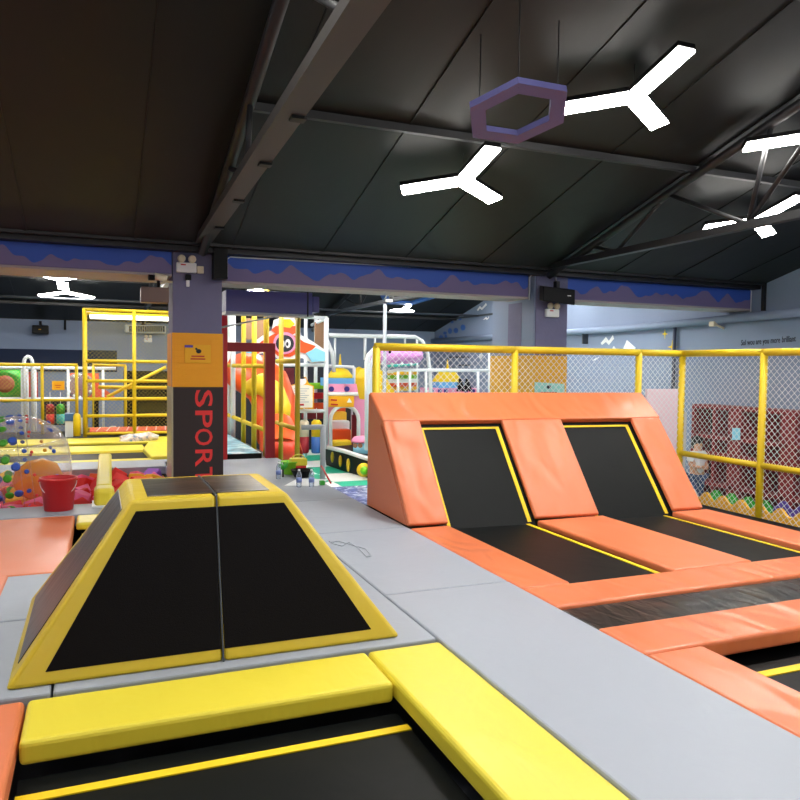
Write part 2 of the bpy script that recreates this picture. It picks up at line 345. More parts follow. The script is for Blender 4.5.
# ================================================================== PADS
def pad(name, label, x0, x1, y0, y1, mt, t=.07, z=0, bev=.022, group=None, cat='pad'):
    o = MB().box(x0, x1, y0, y1, z-t, z, bev, 3).build(name, mt); return tag(o, label, cat, group)
pad('yellow_pad', 'long yellow vinyl edge pad lying in front of the black and yellow pyramid', -.3, 1.29, 3.19, 3.6, LEMON, .1)
pad('yellow_pad', 'yellow vinyl corner pad beside the seam, right of the long yellow edge pad', 1.3, 1.72, 1.2, 3.6, LEMON, .1)
pad('orange_pad', 'small corner of an orange pad left of the long yellow edge pad', -1.4, -.31, 2.6, 3.6, ORANGE2, .1)
pad('orange_pad', 'big flat orange pad at the left, on the platform before the red bucket', -3, -.22, 5.75, 7.85, ORANGE2, .12)
pad('orange_pad', 'sliver of orange pad at the left edge, in front of the big flat orange pad', -3, -.585, 5.1, 5.74, ORANGE2, .12, z=.012)
pad('yellow_pad', 'small yellow pad peeping out behind the pyramid, next to the big orange pad', -.2, .9, 7.45, 7.85, LEMON, .07)
tr = thing('trampoline', 'nearly hidden trampoline in the gap between the pyramid and the big flat orange pad', 'trampoline', (.5, 6.6, -.12))
MB().box(-.15, 1.35, 5.85, 7.4, -.13, -.115).build('jump_bed', BEDM, tr); MB().box(-.15, 1.35, 7.34, 7.44, -.12, -.1).box(.1, .16, 6, 7.34, -.12, -.1).build('webbing', WEB, tr)
tr = thing('trampoline', 'yellow padded trampoline sunk in the floor, cut by the bottom edge of the picture', 'trampoline', (.5, 2.3, -.14))
MB().box(-.3, 1.3, 1.2, 3.18, -.16, -.145).build('jump_bed', BEDM, tr); MB().box(-.3, 1.3, 3.0, 3.05, -.144, -.138).build('webbing', WEB, tr)

# right block: floor pads and beds
L = 'orange floor pad '
pad('orange_pad', 'long orange floor pad along the grey platform, left of the first sunken trampoline', 2.66, 3.06, 4.285, 6.24, ORANGE)
pad('orange_pad', 'wide orange floor pad between the two trampolines in front of the slope', 3.98, 4.77, 4.285, 6.16, ORANGE2)
pad('orange_pad', 'orange floor pad running beside the yellow fence at the right', 5.59, 6.07, 4.285, 6.08, ORANGE2)
pad('orange_pad', 'orange cross pad between the two sunken trampolines and the black cross pad', 2.66, 7.0, 3.87, 4.275, ORANGE)
pad('black_pad', 'glossy wrinkled black cross pad lying between two orange cross pads', 2.68, 5.15, 3.475, 3.86, BLACKPAD, .05, z=-.02, bev=.012)
pad('black_pad', 'second black cross pad at the right edge, continuing the wrinkled one', 5.16, 7.0, 3.475, 3.86, BLACKPAD, .05, z=-.02, bev=.012)
pad('orange_pad', 'orange cross pad in front of the wrinkled black cross pad', 2.66, 7.0, 3.06, 3.465, ORANGE, .1)
pad('orange_pad', 'orange floor pad at the bottom right, beside the grey platform', 2.66, 3.04, .3, 3.05, ORANGE, .1)
def floor_bed(label, x0, x1, y0, y1, z, webs):
    t = thing('trampoline', label, 'trampoline', ((x0+x1)/2, (y0+y1)/2, z))
    MB().box(x0, x1, y0, y1, z-.012, z).build('jump_bed', BEDM, t)
    m = MB()
    for w in webs: m.box(*w, z, z+.006)
    m.build('webbing', WEB, t); return t
floor_bed('black sunken trampoline with a yellow edge, in front of the left sloping bed', 3.03, 3.93, 4.27, 6.3, -.045, [(3.885, 3.925, 4.27, 6.22)])
floor_bed('black sunken trampoline beside the fence, in front of the right sloping bed', 4.75, 5.56, 4.27, 6.3, -.045, [(5.49, 5.52, 4.27, 6.1)])
floor_bed('black sunken trampoline with a yellow edge at the bottom right corner', 3.02, 5.5, .3, 2.98, -.13, [(3.02, 5.5, 2.83, 2.89)])
struct(MB().box(2.7, 6.9, .3, 7.4, -.6, -.17).build('platform_well', BLACK))
# sloping wall trampoline
YS = lambda X: -.07*(X-2.66)
PA, PB, PC, PD = (6.27, 0.0), (6.99, .93), (7.40, 1.215), (7.44, 0.0)
w = thing('sloping_trampoline', 'orange padded slanted wall with two steep black jumping beds, behind the floor trampolines', 'trampoline', (4.3, 6.9, 0))
def sp(X, t, lift=0):    # point on the slope: t = 0 floor line, 1 foot of the top pad
    n = V(0, -(PB[1]-PA[1]), PB[0]-PA[0]).normalized()
    return V(X, PA[0]+(PB[0]-PA[0])*t+YS(X), PA[1]+(PB[1]-PA[1])*t)+n*lift
for X0, X1, o_ in ((2.665, 2.71, 0), (5.94, 5.985, 0)):
    sk = .1 if X0 > 4 else 0
    pts = [(X0, PA[0]+.05+YS(X0), .0), (X0, PD[0]+YS(X0), 0), (X0+sk, PC[0]+.02+YS(X0), PC[1]-.02), (X0, PB[0]+.07+YS(X0), PB[1]-.03)]
    MB().prism(pts, (X1-X0, 0, 0), .008).build('side_panel', ORANGE2, w)
def slope_pad(x0, x1, t0=.012, t1=1.0, th=.05):
    p = [sp(x0, t0, -.03), sp(x1, t0, -.03), sp(x1, t1, -.03), sp(x0, t1, -.03), sp(x0, t0, th-.03), sp(x1, t0, th-.03), sp(x1, t1, th-.03), sp(x0, t1, th-.03)]
    MB().hexa(p, .018, 3).build('slope_pad', ORANGE, w)
slope_pad(2.66, 3.06); slope_pad(3.98, 4.7); slope_pad(5.6, 5.98)
m = MB()
a, b = 2.66, 5.99
p = []
for (yy, zz) in ((PB[0]+.06, PB[1]-.07), (PC[0]+.02, PC[1]-.1)): p.append((yy, zz))
q = [(PB[0]-.03, PB[1]+.01), (PC[0]-.01, PC[1]+.005)]
B2 = 6.06
m.hexa([(a, p[0][0]+YS(a), p[0][1]), (b, p[0][0]+YS(b), p[0][1]), (B2, p[1][0]+YS(b), p[1][1]), (a, p[1][0]+YS(a), p[1][1]),
        (a, q[0][0]+YS(a), q[0][1]), (b, q[0][0]+YS(b), q[0][1]), (B2, q[1][0]+YS(b), q[1][1]), (a, q[1][0]+YS(a), q[1][1])], .022, 3)
m.build('top_pad', ORANGE, w)
m = MB().prism([(2.72, PD[0]+YS(2.72), 0), (5.93, PD[0]+YS(5.93), 0), (5.93, PD[0]-.02+YS(5.93), 1.12), (2.72, PD[0]-.02+YS(2.72), 1.12)], (0, .03, 0)); m.build('back_board', ORANGE2, w)
for x0, x1 in ((3.04, 3.99), (4.66, 5.62)):
    bd = MB().prism([sp(x0, -.03, -.05), sp(x1, -.03, -.05), sp(x1, 1.02, -.05), sp(x0, 1.02, -.05)], sp(0, 0, .01)-sp(0, 0, 0)).build('jump_bed', BEDM, w)
    m = MB(); nn = sp(0, 0, .006)-sp(0, 0, 0); e = x1-.08 if x0 < 4 else x1-.1
    for c, d, s0, s1 in ((x0+.02, x0+.055, .0, .95), (e, e+.04, .0, .95), (x0+.02, e+.04, .93, .95)):
        m.prism([sp(c, s0, -.039), sp(d, s0, -.039), sp(d, s1, -.039), sp(c, s1, -.039)], nn)
    m.build('webbing', WEB, bd)

# ================================================================== YELLOW FENCES
def pipe_fence(label, posts, zb, zt, zr, r=.042, netm=NETW, step=.078, pipem=PIPEY, group=None, nr=.0027, netz0=None):
    P = [Vector((p[0], p[1], 0)) for p in posts]
    f = thing('pipe_fence', label, 'fence', (P[0].x, P[0].y, zb), group)
    for p in P:
        b = zb(p) if callable(zb) else zb
        MB().tube([(p.x, p.y, b), (p.x, p.y, zt)], r, 12).build('post', pipem, f)
    for a, b in zip(P, P[1:]):
        d = (b-a).normalized()
        for z in zr: MB().tube([a+V(0, 0, z)-d*.02, b+V(0, 0, z)+d*.02], r*(1 if z == zt else .85), 12).build('rail', pipem, f)
        if netm:
            m = MB(); net(m, a+V(0, 0, netz0 if netz0 is not None else zb), b-a, (0, 0, 1), (b-a).length, zt-(netz0 if netz0 is not None else zb), step, nr); m.build('net', netm, f)
    return f
pipe_fence('yellow pipe fence with white net behind the top of the orange slope', [(2.78, 7.5), (4.5, 7.5), (6.3, 7.5)], -.9, 1.7, [1.7], netz0=.2)
pipe_fence('yellow pipe fence with white net along the right, beside the floor pads', [(7.0, 7.5), (7.0, 6.23), (7.0, 4.95), (7.0, 3.7)], -.9, 1.7, [1.7, .41], netz0=-.6)
o = MB().tube([(6.3, 7.5, 1.7), (7.0, 7.5, 1.7)], .042, 12).build('rail', PIPEY)
tag(o, 'short yellow pipe joining the back fence to the corner post', 'pipe')
m = MB(); net(m, (6.3, 7.5, .2), (1, 0, 0), (0, 0, 1), .7, 1.5, .078, .0032); o = m.build('net', NETW, o)

# leaning pale board behind the corner
o = MB().box(*(lambda a, b: (a.x, b.x, 8.3, 8.34, Z0, a.z))(at(647, 389, 8.3), at(678.5, 389, 8.3))).build('board', LPINK)
tag(o, 'pale pink board standing behind the fence corner post', 'board')

# ================================================================== RIGHT WALL: marks, pipe, cabinets
XW = 10.449
o = MB().tube([(10.33, 8, 2.43), (10.33, 13.0, 2.34), (10.33, 22.5, 2.34)], .07, 12).build('trim_pipe', WALLB); struct(o)
o = MB().tube([(10.38, 11.35, 2.35), (10.38, 11.35, .5)], .035, 10).build('trim_downpipe', mat('slate_pipe', (70, 78, 100), .5)); struct(o)
for y in (14.2, 17.8): struct(MB().box(10.3, 10.44, y-.02, y+.02, 2.05, 2.3).build('trim_pipe_bracket', STEEL3))
struct(MB().box(10.4, 10.449, 15.2, 22.6, 2.98, 3.03).build('trim_wall_joint', STEEL3))
struct(MB().box(10.4, 10.449, 9.3, 9.36, 2.5, 3.0).build('trim_wall_strut', STEEL))
def wallpoly(px, name, label, cat, mt, group=None, X=XW):
    o = MB().prism([atX(x, y, X) for x, y in px], (-.006, 0, 0)).build(name, mt); return tag(o, label, cat, group)
wallpoly([(601, 343), (606, 337), (609, 341), (613, 335), (614, 339), (609, 345), (606, 342), (602, 345)], 'wall_decal', 'white zigzag painted above the two white mountains on the right wall', 'wall decal', WHITE)
wallpoly([(610, 352), (614, 346), (618, 352)], 'wall_decal', 'small white mountain peak painted on the right wall, left of the bigger one', 'wall decal', WHITE)
wallpoly([(622, 352), (627, 340), (636, 348), (633, 351), (627, 350)], 'wall_decal', 'larger white mountain peak painted on the right wall', 'wall decal', WHITE)
wallpoly([(592, 361), (596, 358), (600, 357), (596, 360)], 'wall_decal', 'white streak painted below the white mountain peaks on the right wall', 'wall decal', WHITE)
def star(cx, cy, r, ry): return [(cx+(r if k % 2 == 0 else r*.25)*math.sin(k*PI/4), cy-(ry if k % 2 == 0 else ry*.25)*math.cos(k*PI/4)) for k in range(8)]
wallpoly(star(665, 334, 3, 5), 'wall_decal', 'smaller yellow star painted high on the right wall', 'wall decal', WEB)
wallpoly(star(672.5, 347, 5, 7), 'wall_decal', 'bigger yellow star painted beside the dark downpipe', 'wall decal', WEB)
for i, (x, y, rx, ry) in enumerate([(441, 337, 2, 2), (445, 333, 1.8, 1.6), (446, 336.5, 1.3, 2), (450, 331, 2, 3), (456, 330.5, 2.3, 2.8), (463, 327.5, 2.4, 3.2), (452, 322, 1.6, 1.4), (460, 319, 1.6, 1.4)]):
    wallpoly([(x+rx*math.cos(k*PI/4), y+ry*math.sin(k*PI/4)) for k in range(8)], 'wall_decal', 'blue paint blot in the cluster high at the far end of the right wall', 'wall decal', BLUE, 'blue blots painted on the right wall')
for lab, pl in (('upper white zigzag painted near the roof at the far end of the right wall', [(477, 310), (480, 306), (482, 308), (486, 303), (487, 305), (482, 310), (480, 308.5), (478, 311)]), ('lower white zigzag painted above the wall joint at the far end of the right wall', [(483, 320), (486, 317), (488, 318.5), (489, 316), (489, 318), (487, 320), (486, 319)]), ('white dot flower painted beside the orange column', [(479.5, 354), (482, 353), (483, 356), (481, 359), (479, 357)])):
    wallpoly(pl, 'wall_decal', lab, 'wall decal', WHITE)
p0 = atX(741, 345.5, XW); p1 = atX(800, 341, XW); dd = (p1-p0).normalized()
t = thing('wall_lettering', 'small dark handwritten line of lettering on the right wall above the fence', 'lettering', p0); dx = 0
for wrd in 'Sol wou are you more brilliant'.split():
    m = MB(); text_mesh(m, wrd, p0+dd*dx, dd, (0, 0, 1), .14, .003, .001, xs=.62); wx = max((v.co-p0).dot(dd) for v in m.bm.verts); m.build('word', INK, t); dx = wx+.03
for i, (x0, x1, y) in enumerate([(449, 468, 358), (459, 470, 366)]):
    t = thing('wall_lettering', ('upper' if i == 0 else 'lower')+' line of tiny dark lettering at the far end of the right wall', 'lettering', atX(x0, y, XW)); k = 0; x = x0
    while x < x1: MB().prism([atX(x, y, XW), atX(x+.9, y, XW), atX(x+.9, y-1.4-(k % 2)*.8, XW), atX(x, y-1.2, XW)], (-.004, 0, 0)).build('character', INK, t); x += 1.35; k += 1
# floodlight / camera on wall
t = thing('security_camera', 'small white camera under the grey pipe on the right wall', 'camera', atX(714, 325, 10.3))
c0 = atX(714, 324, 10.3); MB().box(c0.x-.06, c0.x+.03, c0.y-.06, c0.y+.07, c0.z-.045, c0.z+.045, .015).build('body', CREAM, t)
MB().tube([c0+V(0, .0, 0), c0+V(.14, -.1, -.08)], .02, 8).build('bracket', CREAM, t)
# cabinets
ya, nid = 10.42, 0
labs = ['red open shelving unit nearest the child, against the right wall', 'red open shelving unit in the middle of the row, with a pale notice on it', 'red open shelving unit beyond the second fence post at the right edge']
for i in range(3):
    y1 = 10.42-i*1.05; y0 = y1-1.04
    t = thing('shelving_unit', labs[i], 'shelf', (10.2, (y0+y1)/2, Z0))
    MB().box(10.36, 10.4, y0, y1, Z0, .87).build('back_board', DBOARD, t)
    m = MB()
    for k in range(3): yy = y0+(y1-y0-.06)*k/2; m.box(9.98, 10.36, yy, yy+.06, Z0, .87)
    for z in (Z0, -.55, -.03, .28, .81): m.box(9.985, 10.36, y0, y1, z, z+.06)
    m.box(9.97, 9.985, y0, y1, -.12, .06)
    m.build('frame', MAROON, t)
    m = MB(); m.box(9.985, 10.0, y0+.06, y0+.2, Z0, .8); m.build('door', MAROON, t)
tt = MB().prism([atX(732, 428, 9.963), atX(740, 428, 9.963), atX(740, 440, 9.963), atX(732, 440, 9.963)], (.008, 0, 0)).build('notice', CYAN); tag(tt, 'pale cyan notice sheet on the front of the red shelving', 'notice')
tag(MB().box(9.7, 9.95, 10.5, 10.9, Z0, .72, .02).build('cabinet', WHITE), 'white cabinet end standing behind the child', 'cabinet')
# puzzle fences
def puzzle(label, X, y0, y1, zt, mt, group, hole=None):
    t = thing('puzzle_fence_panel', label, 'play fence', (X, (y0+y1)/2, Z0), group)
    pts = [(X, y0, Z0)]; n = 24
    for k in range(n+1):
        y = y0+(y1-y0)*k/n; pts.append((X, y, zt-.05+.05*math.cos(k/n*2*PI*2+PI)))
    pts.append((X, y1, Z0)); MB().prism(pts, (.04, 0, 0)).build('panel', mt, t)
    m = MB(); m.lathe([(.05, -.003), (.05, .003)], (X-.001, (y0+y1)/2, zt-.24), (1, 0, 0), 12); m.build('hole_disc', hole or WHITE, t)
y = 8.25; first = None
puzzle('off-white scalloped play fence panel at the far end of the yellow ones', 8.02, 8.22, 8.62, -.25, CREAM, None)
for i in range(6):
    puzzle('yellow scalloped play fence panel in the low row behind the net fence', 8.0, 8.2-.62*(i+1)+.01, 8.2-.62*i, -.25, AMBER, 'yellow play fence panels behind the net', [WHITE, GREEN, PURPLE][i % 3])
for i in range(2): puzzle('green scalloped play fence panel standing behind the yellow ones', 9.0, 9.0-.62*(i+1)+.01, 9.0-.62*i, -.4, GREEN, 'green play fence panels behind the net')
for i in range(2): puzzle('purple scalloped play fence panel behind the yellow ones, right of the green', 9.0, 7.76-.62*(i+1)+.01, 7.76-.62*i, -.36, PURPLE, 'purple play fence panels behind the net')

# ================================================================== CHILD
def skin_body(name, verts, edges, radii, mt, parent=None, sub=2, root=0):
    me = bpy.data.meshes.new(name); me.from_pydata([tuple(v) for v in verts], edges, []); o = bpy.data.objects.new(name, me); C.objects.link(o)
    o.modifiers.new('s', 'SKIN'); sv = me.skin_vertices[0].data if me.skin_vertices else None
    if sv is None:
        bm = bmesh.new(); bm.from_mesh(me); bm.verts.layers.skin.verify(); bm.to_mesh(me); bm.free(); sv = me.skin_vertices[0].data
    for i, r in enumerate(radii): sv[i].radius = (r, r) if not isinstance(r, tuple) else r
    sv[root].use_root = True
    s = o.modifiers.new('ss', 'SUBSURF'); s.levels = sub; s.render_levels = sub
    bpy.context.view_layer.update()
    m2 = bpy.data.meshes.new_from_object(o.evaluated_get(bpy.context.evaluated_depsgraph_get())); bpy.data.objects.remove(o)
    for p in m2.polygons: p.use_smooth = True
    m2.materials.clear(); m2.materials.append(mt)
    o = bpy.data.objects.new(name, m2); C.objects.link(o)
    if parent: o.parent = parent; o.matrix_parent_inverse = Matrix.Translation(-parent.location)
    return o
g = atX(697, 470, 9.35); gx, gy = g.x, g.y
def G(x, y, z): return V(gx+x, gy+y, Z0+z)
kid = thing('person', 'child in a white shirt and blue jeans standing behind the net, arms folded', 'person', (gx, gy, Z0))
H_ = 1.27
# along +x : facing -y side slightly (towards the camera's left)
bv = [G(0, 0, .64), G(0, 0, .8), G(0, 0, .96), G(0, 0, 1.05), G(-.01, -.01, 1.13), G(-.01, -.01, 1.2),
      G(.07, 0, .6), G(.075, 0, .34), G(.08, .02, .06), G(.08, -.1, .03), G(-.07, 0, .6), G(-.075, -.02, .34), G(-.08, 0, .06), G(-.08, -.12, .03),
      G(.13, 0, .97), G(.17, -.02, .8), G(.08, -.14, .74), G(.01, -.16, .75), G(-.13, 0, .97), G(-.18, -.02, .8), G(-.09, -.14, .76), G(-.02, -.17, .78)]
be = [(0, 1), (1, 2), (2, 3), (3, 4), (4, 5), (0, 6), (6, 7), (7, 8), (8, 9), (0, 10), (10, 11), (11, 12), (12, 13), (2, 14), (14, 15), (15, 16), (16, 17), (2, 18), (18, 19), (19, 20), (20, 21)]
br = [.1, .095, .09, .045, .085, .075, .075, .05, .035, .025, .075, .05, .035, .025, .045, .035, .028, .022, .045, .035, .028, .022]
body = skin_body('body', bv, be, br, SKIN, kid)
skin_body('shirt', [G(0, 0, .62), G(0, 0, .8), G(0, 0, .95), G(0, 0, 1.03), G(.13, 0, .97), G(.17, -.01, .84), G(-.13, 0, .97), G(-.18, -.01, .84)], [(0, 1), (1, 2), (2, 3), (2, 4), (4, 5), (2, 6), (6, 7)], [.125, .115, .11, .055, .065, .06, .065, .06], SHIRT, kid)
skin_body('jeans', [G(0, 0, .62), G(.07, 0, .57), G(.075, 0, .34), G(.08, .02, .09), G(-.07, 0, .57), G(-.075, -.02, .34), G(-.08, 0, .09)], [(0, 1), (1, 2), (2, 3), (0, 4), (4, 5), (5, 6)], [.115, .09, .065, .055, .09, .065, .055], DENIM, kid)
hm = MB().ball(G(-.01, .015, 1.19), .098, 16, (.95, 1.0, 1.0)).ball(G(-.01, .05, 1.12), .07, 12)
hair = hm.build('hair', HAIR, kid)
m = MB()
for s in (-1, 1): m.ball(G(-.01+s*.032, -.088, 1.16), .011, 8)
m.build('eye', BLACK, kid)
MB().ball(G(-.01, -.1, 1.135), .012, 8).build('nose', SKIN, kid)
for s in (-1, 1): MB().ball(G(s*.08, -.11, .035), .055, 10, (.75, 1.4, .6)).build('shoe', WHITE, kid)
for s, hx, hz in ((1, .01, .75), (-1, -.02, .78)):
    m = MB()
    for k in range(5):
        b = G(hx, -.165, hz-.02+.011*k); m.tube([b, b+V(-s*.03, -.01, 0), b+V(-s*(.05+.006*(2-abs(k-2))), .0, -.004)], [.007, .0065, .005], 6)
    m.build('fingers', SKIN, kid)

# ================================================================== LAMPS
def ceil_plane(x, y, c=5.3, mm=-.28):
    d = ray(x, y); t = (c-1.5)/(d.z-mm*d.y); return EYE+d*t
def tri_lamp(label, c, slope, L=.63, wd=.165, rot=-90, arms=3, group=None, parent=None, mt=LAMP, drop=None):
    t = thing('star_lamp', label, 'ceiling lamp', c, group)
    ux = V(1, 0, 0); uy = V(0, 1, slope).normalized(); n = ux.cross(uy)
    for k in range(arms):
        a = math.radians(rot+120*k); d = ux*math.cos(a)+uy*math.sin(a); s = n.cross(d)
        p = [c+d*.0+s*wd/2*.6, c+d*.06+s*wd/2, c+d*L+s*wd/2, c+d*L-s*wd/2, c+d*.06-s*wd/2, c-s*wd/2*.6]
        MB().prism([q-n*.02 for q in p], n*.02).build('light_bar', mt, t)
        MB().prism([q+n*.001+(q-c)*.015 for q in p], n*.045).build('housing', BLACK, t)
    zc = roofz(c.y); 
    if zc-c.z > .1: MB().tube([c+V(0, 0, .03), (c.x, c.y, zc)], .006, 5).build('suspension_wire', STEEL, t)
    return t
LA = ceil_plane(463, 180); LB_ = ceil_plane(634, 96); LC = ceil_plane(812, 136); LD = ceil_plane(757, 220)
tri_lamp('glowing three-armed star lamp in the middle of the near roof, beside the hexagon', LA, -.28)
tri_lamp('glowing three-armed star lamp cut by the top edge, right of the hexagon', LB_, -.28)
tri_lamp('glowing three-armed star lamp at the upper right edge, above the truss joint', LC, -.28)
tri_lamp('glowing three-armed star lamp behind the lower truss joint at the right', LD, -.28)
for (x, y) in ((-1.8, 5.6), (.2, 3.4), (-3.8, 3.9), (1.9, 3.2), (6.3, 3.3), (9.0, 4.4), (-4.5, 6.9)):
    tri_lamp('three-armed star lamp on the near roof, outside the picture', V(x, y, roofz(y)-.27), -.28, group='near roof lamps outside the picture')
for (x, y) in ((-1, -1), (3, -1), (7, -1), (5, 1.2)):
    tri_lamp('three-armed star lamp on the roof behind the viewer', V(x, y, roofz(y)-.27), .28, group='roof lamps behind the viewer')
FARC = 2.64+.23*22.6-.25
def far_plane(x, y): return ceil_plane(x, y, FARC, -.23)
E1 = far_plane(60, 279); E2 = far_plane(66, 292)
tri_lamp('upper one of two joined star lamps glowing under the far roof at the left', E1, -.23, .68, .13, rot=90, mt=LAMPF)
tri_lamp('lower one of two joined star lamps glowing under the far roof at the left', E2, -.23, .68, .13, rot=-90, mt=LAMPF)
E3 = far_plane(258, 290); tri_lamp('glowing star lamp half hidden by the beam right of the left column', E3, -.23, .7, .15, rot=-90, mt=LAMPF)
for nm_, p_ in (('glowing star lamp hanging below the beam near the white mast', (404, 309)), ('small glowing star lamp just under the beam near the far right wall', (478, 294)), ):
    tri_lamp(nm_, far_plane(*p_), -.23, .38, .14, mt=LAMPF)
for (x, y) in ((-4, 14.3), (-1.5, 13), (.8, 14.5), (2.6, 12.2), (3.9, 14.5), (5.4, 12.2), (6.7, 14.5), (8.4, 12.2), (9.3, 14.5), (-5.5, 20)):  # unseen lamps, added out of sight above the beam to brighten the far bay
    tri_lamp('unseen three-armed star lamp added above the beam to light the far area', V(x, y, roofz(y)-.22), -.23 if y > 15 else .28, group='unseen lamps added to light the far area', mt=LAMPF)
# hexagon
c = V(2.97, 4.97, 3.41)
t = thing('hexagon_ring', 'unlit lavender hexagonal ring hanging under the roof between the star lamps', 'ceiling decoration', c)
uy = V(0, 1, -.28).normalized(); n = V(1, 0, 0).cross(uy)
m = MB()
def hx(r, k): a = math.radians(60*k); return c+V(1, 0, 0)*math.cos(a)*r+uy*math.sin(a)*r
for k in range(6): m.prism([hx(.41, k), hx(.41, k+1), hx(.28, k+1), hx(.28, k)], n*.05)
m.build('ring', LAV, t)
for k in (0, 2, 4): MB().tube([hx(.35, k), hx(.35, k)+V(0, 0, roofz(hx(.35, k).y)-hx(.35, k).z)], .005, 5).build('suspension_wire', STEEL, t)
c = far_plane(408, 297); t = thing('hexagon_ring', 'blue hexagonal ring seen just below the beam near the white mast', 'ceiling decoration', c)
uy = V(0, 1, -.23).normalized(); n = V(1, 0, 0).cross(uy); m = MB()
for k in range(6): m.prism([hx(.8, k), hx(.8, k+1), hx(.6, k+1), hx(.6, k)], n*.06)
m.build('ring', BLUE, t)
for k in (0, 2, 4): MB().tube([hx(.7, k), hx(.7, k)+V(0, 0, max(.05, roofz(hx(.7, k).y)-hx(.7, k).z))], .006, 5).build('suspension_wire', STEEL, t)

# ================================================================== COLUMN FITTINGS
sb = thing('sign_board', 'tall dark board with red vertical SPORTS lettering on the left column', 'sign', (1.16, 9.58, 0))
MB().box(.85, 1.475, 9.57, 9.6, .02, 1.2).build('board', DBOARD, sb)
m = MB(); zz = 1.18
for ch in 'SPORTS':
    m2 = MB(); text_mesh(m2, ch, (0, 0, 0), (1, 0, 0), (0, 0, 1), .3, .003); w_ = max(v.co.x for v in m2.bm.verts)-min(v.co.x for v in m2.bm.verts); m2.bm.free()
    text_mesh(m, ch, (1.13, 9.568, zz), (0, 0, -1), (1, 0, 0), .3, .003, .003, xs=.205/w_); zz -= .248
m.build('lettering', SPORTRED, sb)
MB().box(.84, .86, 9.56, 10.22, 0, 1.2).build('corner_guard', mat('pale_aluminium', (170, 165, 140), .35, .3), sb)
t = thing('safety_notice', 'small amber notice with a tiny picture and two red lines on the left column', 'sign', (1.15, 9.58, 1.6))
MB().box(1.0, 1.32, 9.572, 9.584, 1.5, 1.73, .004).build('plate', SIGNY, t)
MB().box(1.0, 1.1, 9.566, 9.573, 1.695, 1.725).build('emblem', PURPLE, t)
MB().ball((1.17, 9.57, 1.65), .035, 10, (1, .15, .8)).ball((1.14, 9.569, 1.68), .014, 8, (1, .2, 1)).build('picture', INK, t)
MB().box(1.08, 1.24, 9.567, 9.573, 1.58, 1.595).box(1.07, 1.25, 9.567, 9.573, 1.545, 1.56).build('text_line', RED, t)
def em_light(x0, x1, zt, Y, label):
    t = thing('emergency_light', label, 'emergency light', ((x0+x1)/2, Y, zt-.1)); w_ = x1-x0
    MB().box(x0, x1, Y-.07, Y, zt-.12, zt, .01).build('body', WHITE, t)
    for s in (.25, .78): MB().lathe([(.02, 0), (.048, .02), (.048, .05), (.03, .06)], (x0+w_*s, Y-.04, zt+.045), (0, -1, 0), 14).build('lamp_head', CREAM, t)
    for s in (.25, .78): MB().tube([(x0+w_*s, Y-.04, zt), (x0+w_*s, Y-.04, zt+.03)], .01, 6).build('swivel', BLACK, t)
    MB().box(x0+.05, x0+.11, Y-.073, Y-.069, zt-.035, zt-.02).build('mark', RED, t)
    return t
em_light(.9, 1.14, 2.74, 9.6, 'white twin-headed emergency light high on the left column')
em_light(6.25, 6.47, 2.38, 9.58, 'white twin-headed emergency light under the black speaker on the far column')
tag(MB().box(1.15, 1.23, 9.55, 9.6, 2.62, 2.71, .008).build('junction_box', CREAM), 'small cream box right of the emergency light on the left column', 'box')
t = thing('wall_plug', 'black plug with white socket under the emergency light on the left column', 'plug', (1.05, 9.58, 2.55))
MB().box(1.01, 1.08, 9.55, 9.6, 2.53, 2.6, .006).build('plug', BLACK, t); MB().box(1.02, 1.06, 9.57, 9.6, 2.45, 2.53, .006).build('socket', WHITE, t)
t = thing('loudspeaker', 'black box speaker on the far column above its emergency light', 'speaker', (6.45, 9.45, 2.47))
MB().hexa([(6.04, 9.3, 2.47), (6.6, 9.3, 2.43), (6.6, 9.5, 2.46), (6.1, 9.5, 2.5), (6.04, 9.3, 2.69), (6.6, 9.3, 2.66), (6.6, 9.5, 2.69), (6.1, 9.5, 2.72)], .015).build('cabinet', BLACK, t)
MB().box(6.46, 6.52, 9.293, 9.3, 2.56, 2.575).build('badge', WHITE, t); MB().box(6.4, 6.46, 9.5, 9.58, 2.5, 2.8).build('bracket', STEEL, t)
t = thing('loudspeaker', 'brown box speaker hanging left of the left column, under the beam', 'speaker', (.62, 9.7, 2.25))
MB().box(.49, .82, 9.62, 9.85, 2.24, 2.43, .012).build('cabinet', mat('taupe_box', (120, 98, 92), .5), t)
MB().tube([(.7, 9.7, 2.43), (.7, 9.7, 2.52)], .02, 8).build('bracket', STEEL, t)
t = thing('security_camera', 'cream camera on an arm at the left side of the left column', 'camera', (.72, 9.55, 2.55))
MB().tube([(.86, 9.62, 2.5), (.78, 9.6, 2.5), (.72, 9.55, 2.47)], .014, 8).build('arm', CREAM, t)
MB().tube([(.64, 9.5, 2.55), (.78, 9.52, 2.53)], .042, 12).build('body', CREAM, t); MB().tube([(.57, 9.49, 2.53), (.64, 9.5, 2.53)], .035, 10).build('hood', BLACK, t)
t = thing('hanging_panel', 'long lavender metal duct box under the roof, right of the left column', 'duct', (2.3, 10.7, 2.22))
MB().hexa([(1.67, 10.6, 2.24), (2.92, 10.6, 2.23), (2.92, 11.0, 2.23), (1.67, 11.0, 2.24), (1.67, 10.6, 2.54), (2.92, 10.6, 2.55), (2.92, 11.0, 2.55), (1.67, 11.0, 2.54)], .01).build('casing', LAV, t)
MB().box(2.93, 3.03, 10.62, 10.98, 2.27, 2.5, .008).build('end_cap', LAV, t)
MB().box(1.67, 2.95, 10.62, 10.98, 2.2, 2.24).build('bottom_rail', GREYP, t)
MB().tube([(1.8, 10.8, 2.54), (1.8, 10.8, roofz(10.8))], .01, 6).build('hanger', STEEL, t); MB().tube([(2.85, 10.6, 2.2), (2.85, 10.6, roofz(10.6))], .012, 6).build('hanger', STEEL, t)
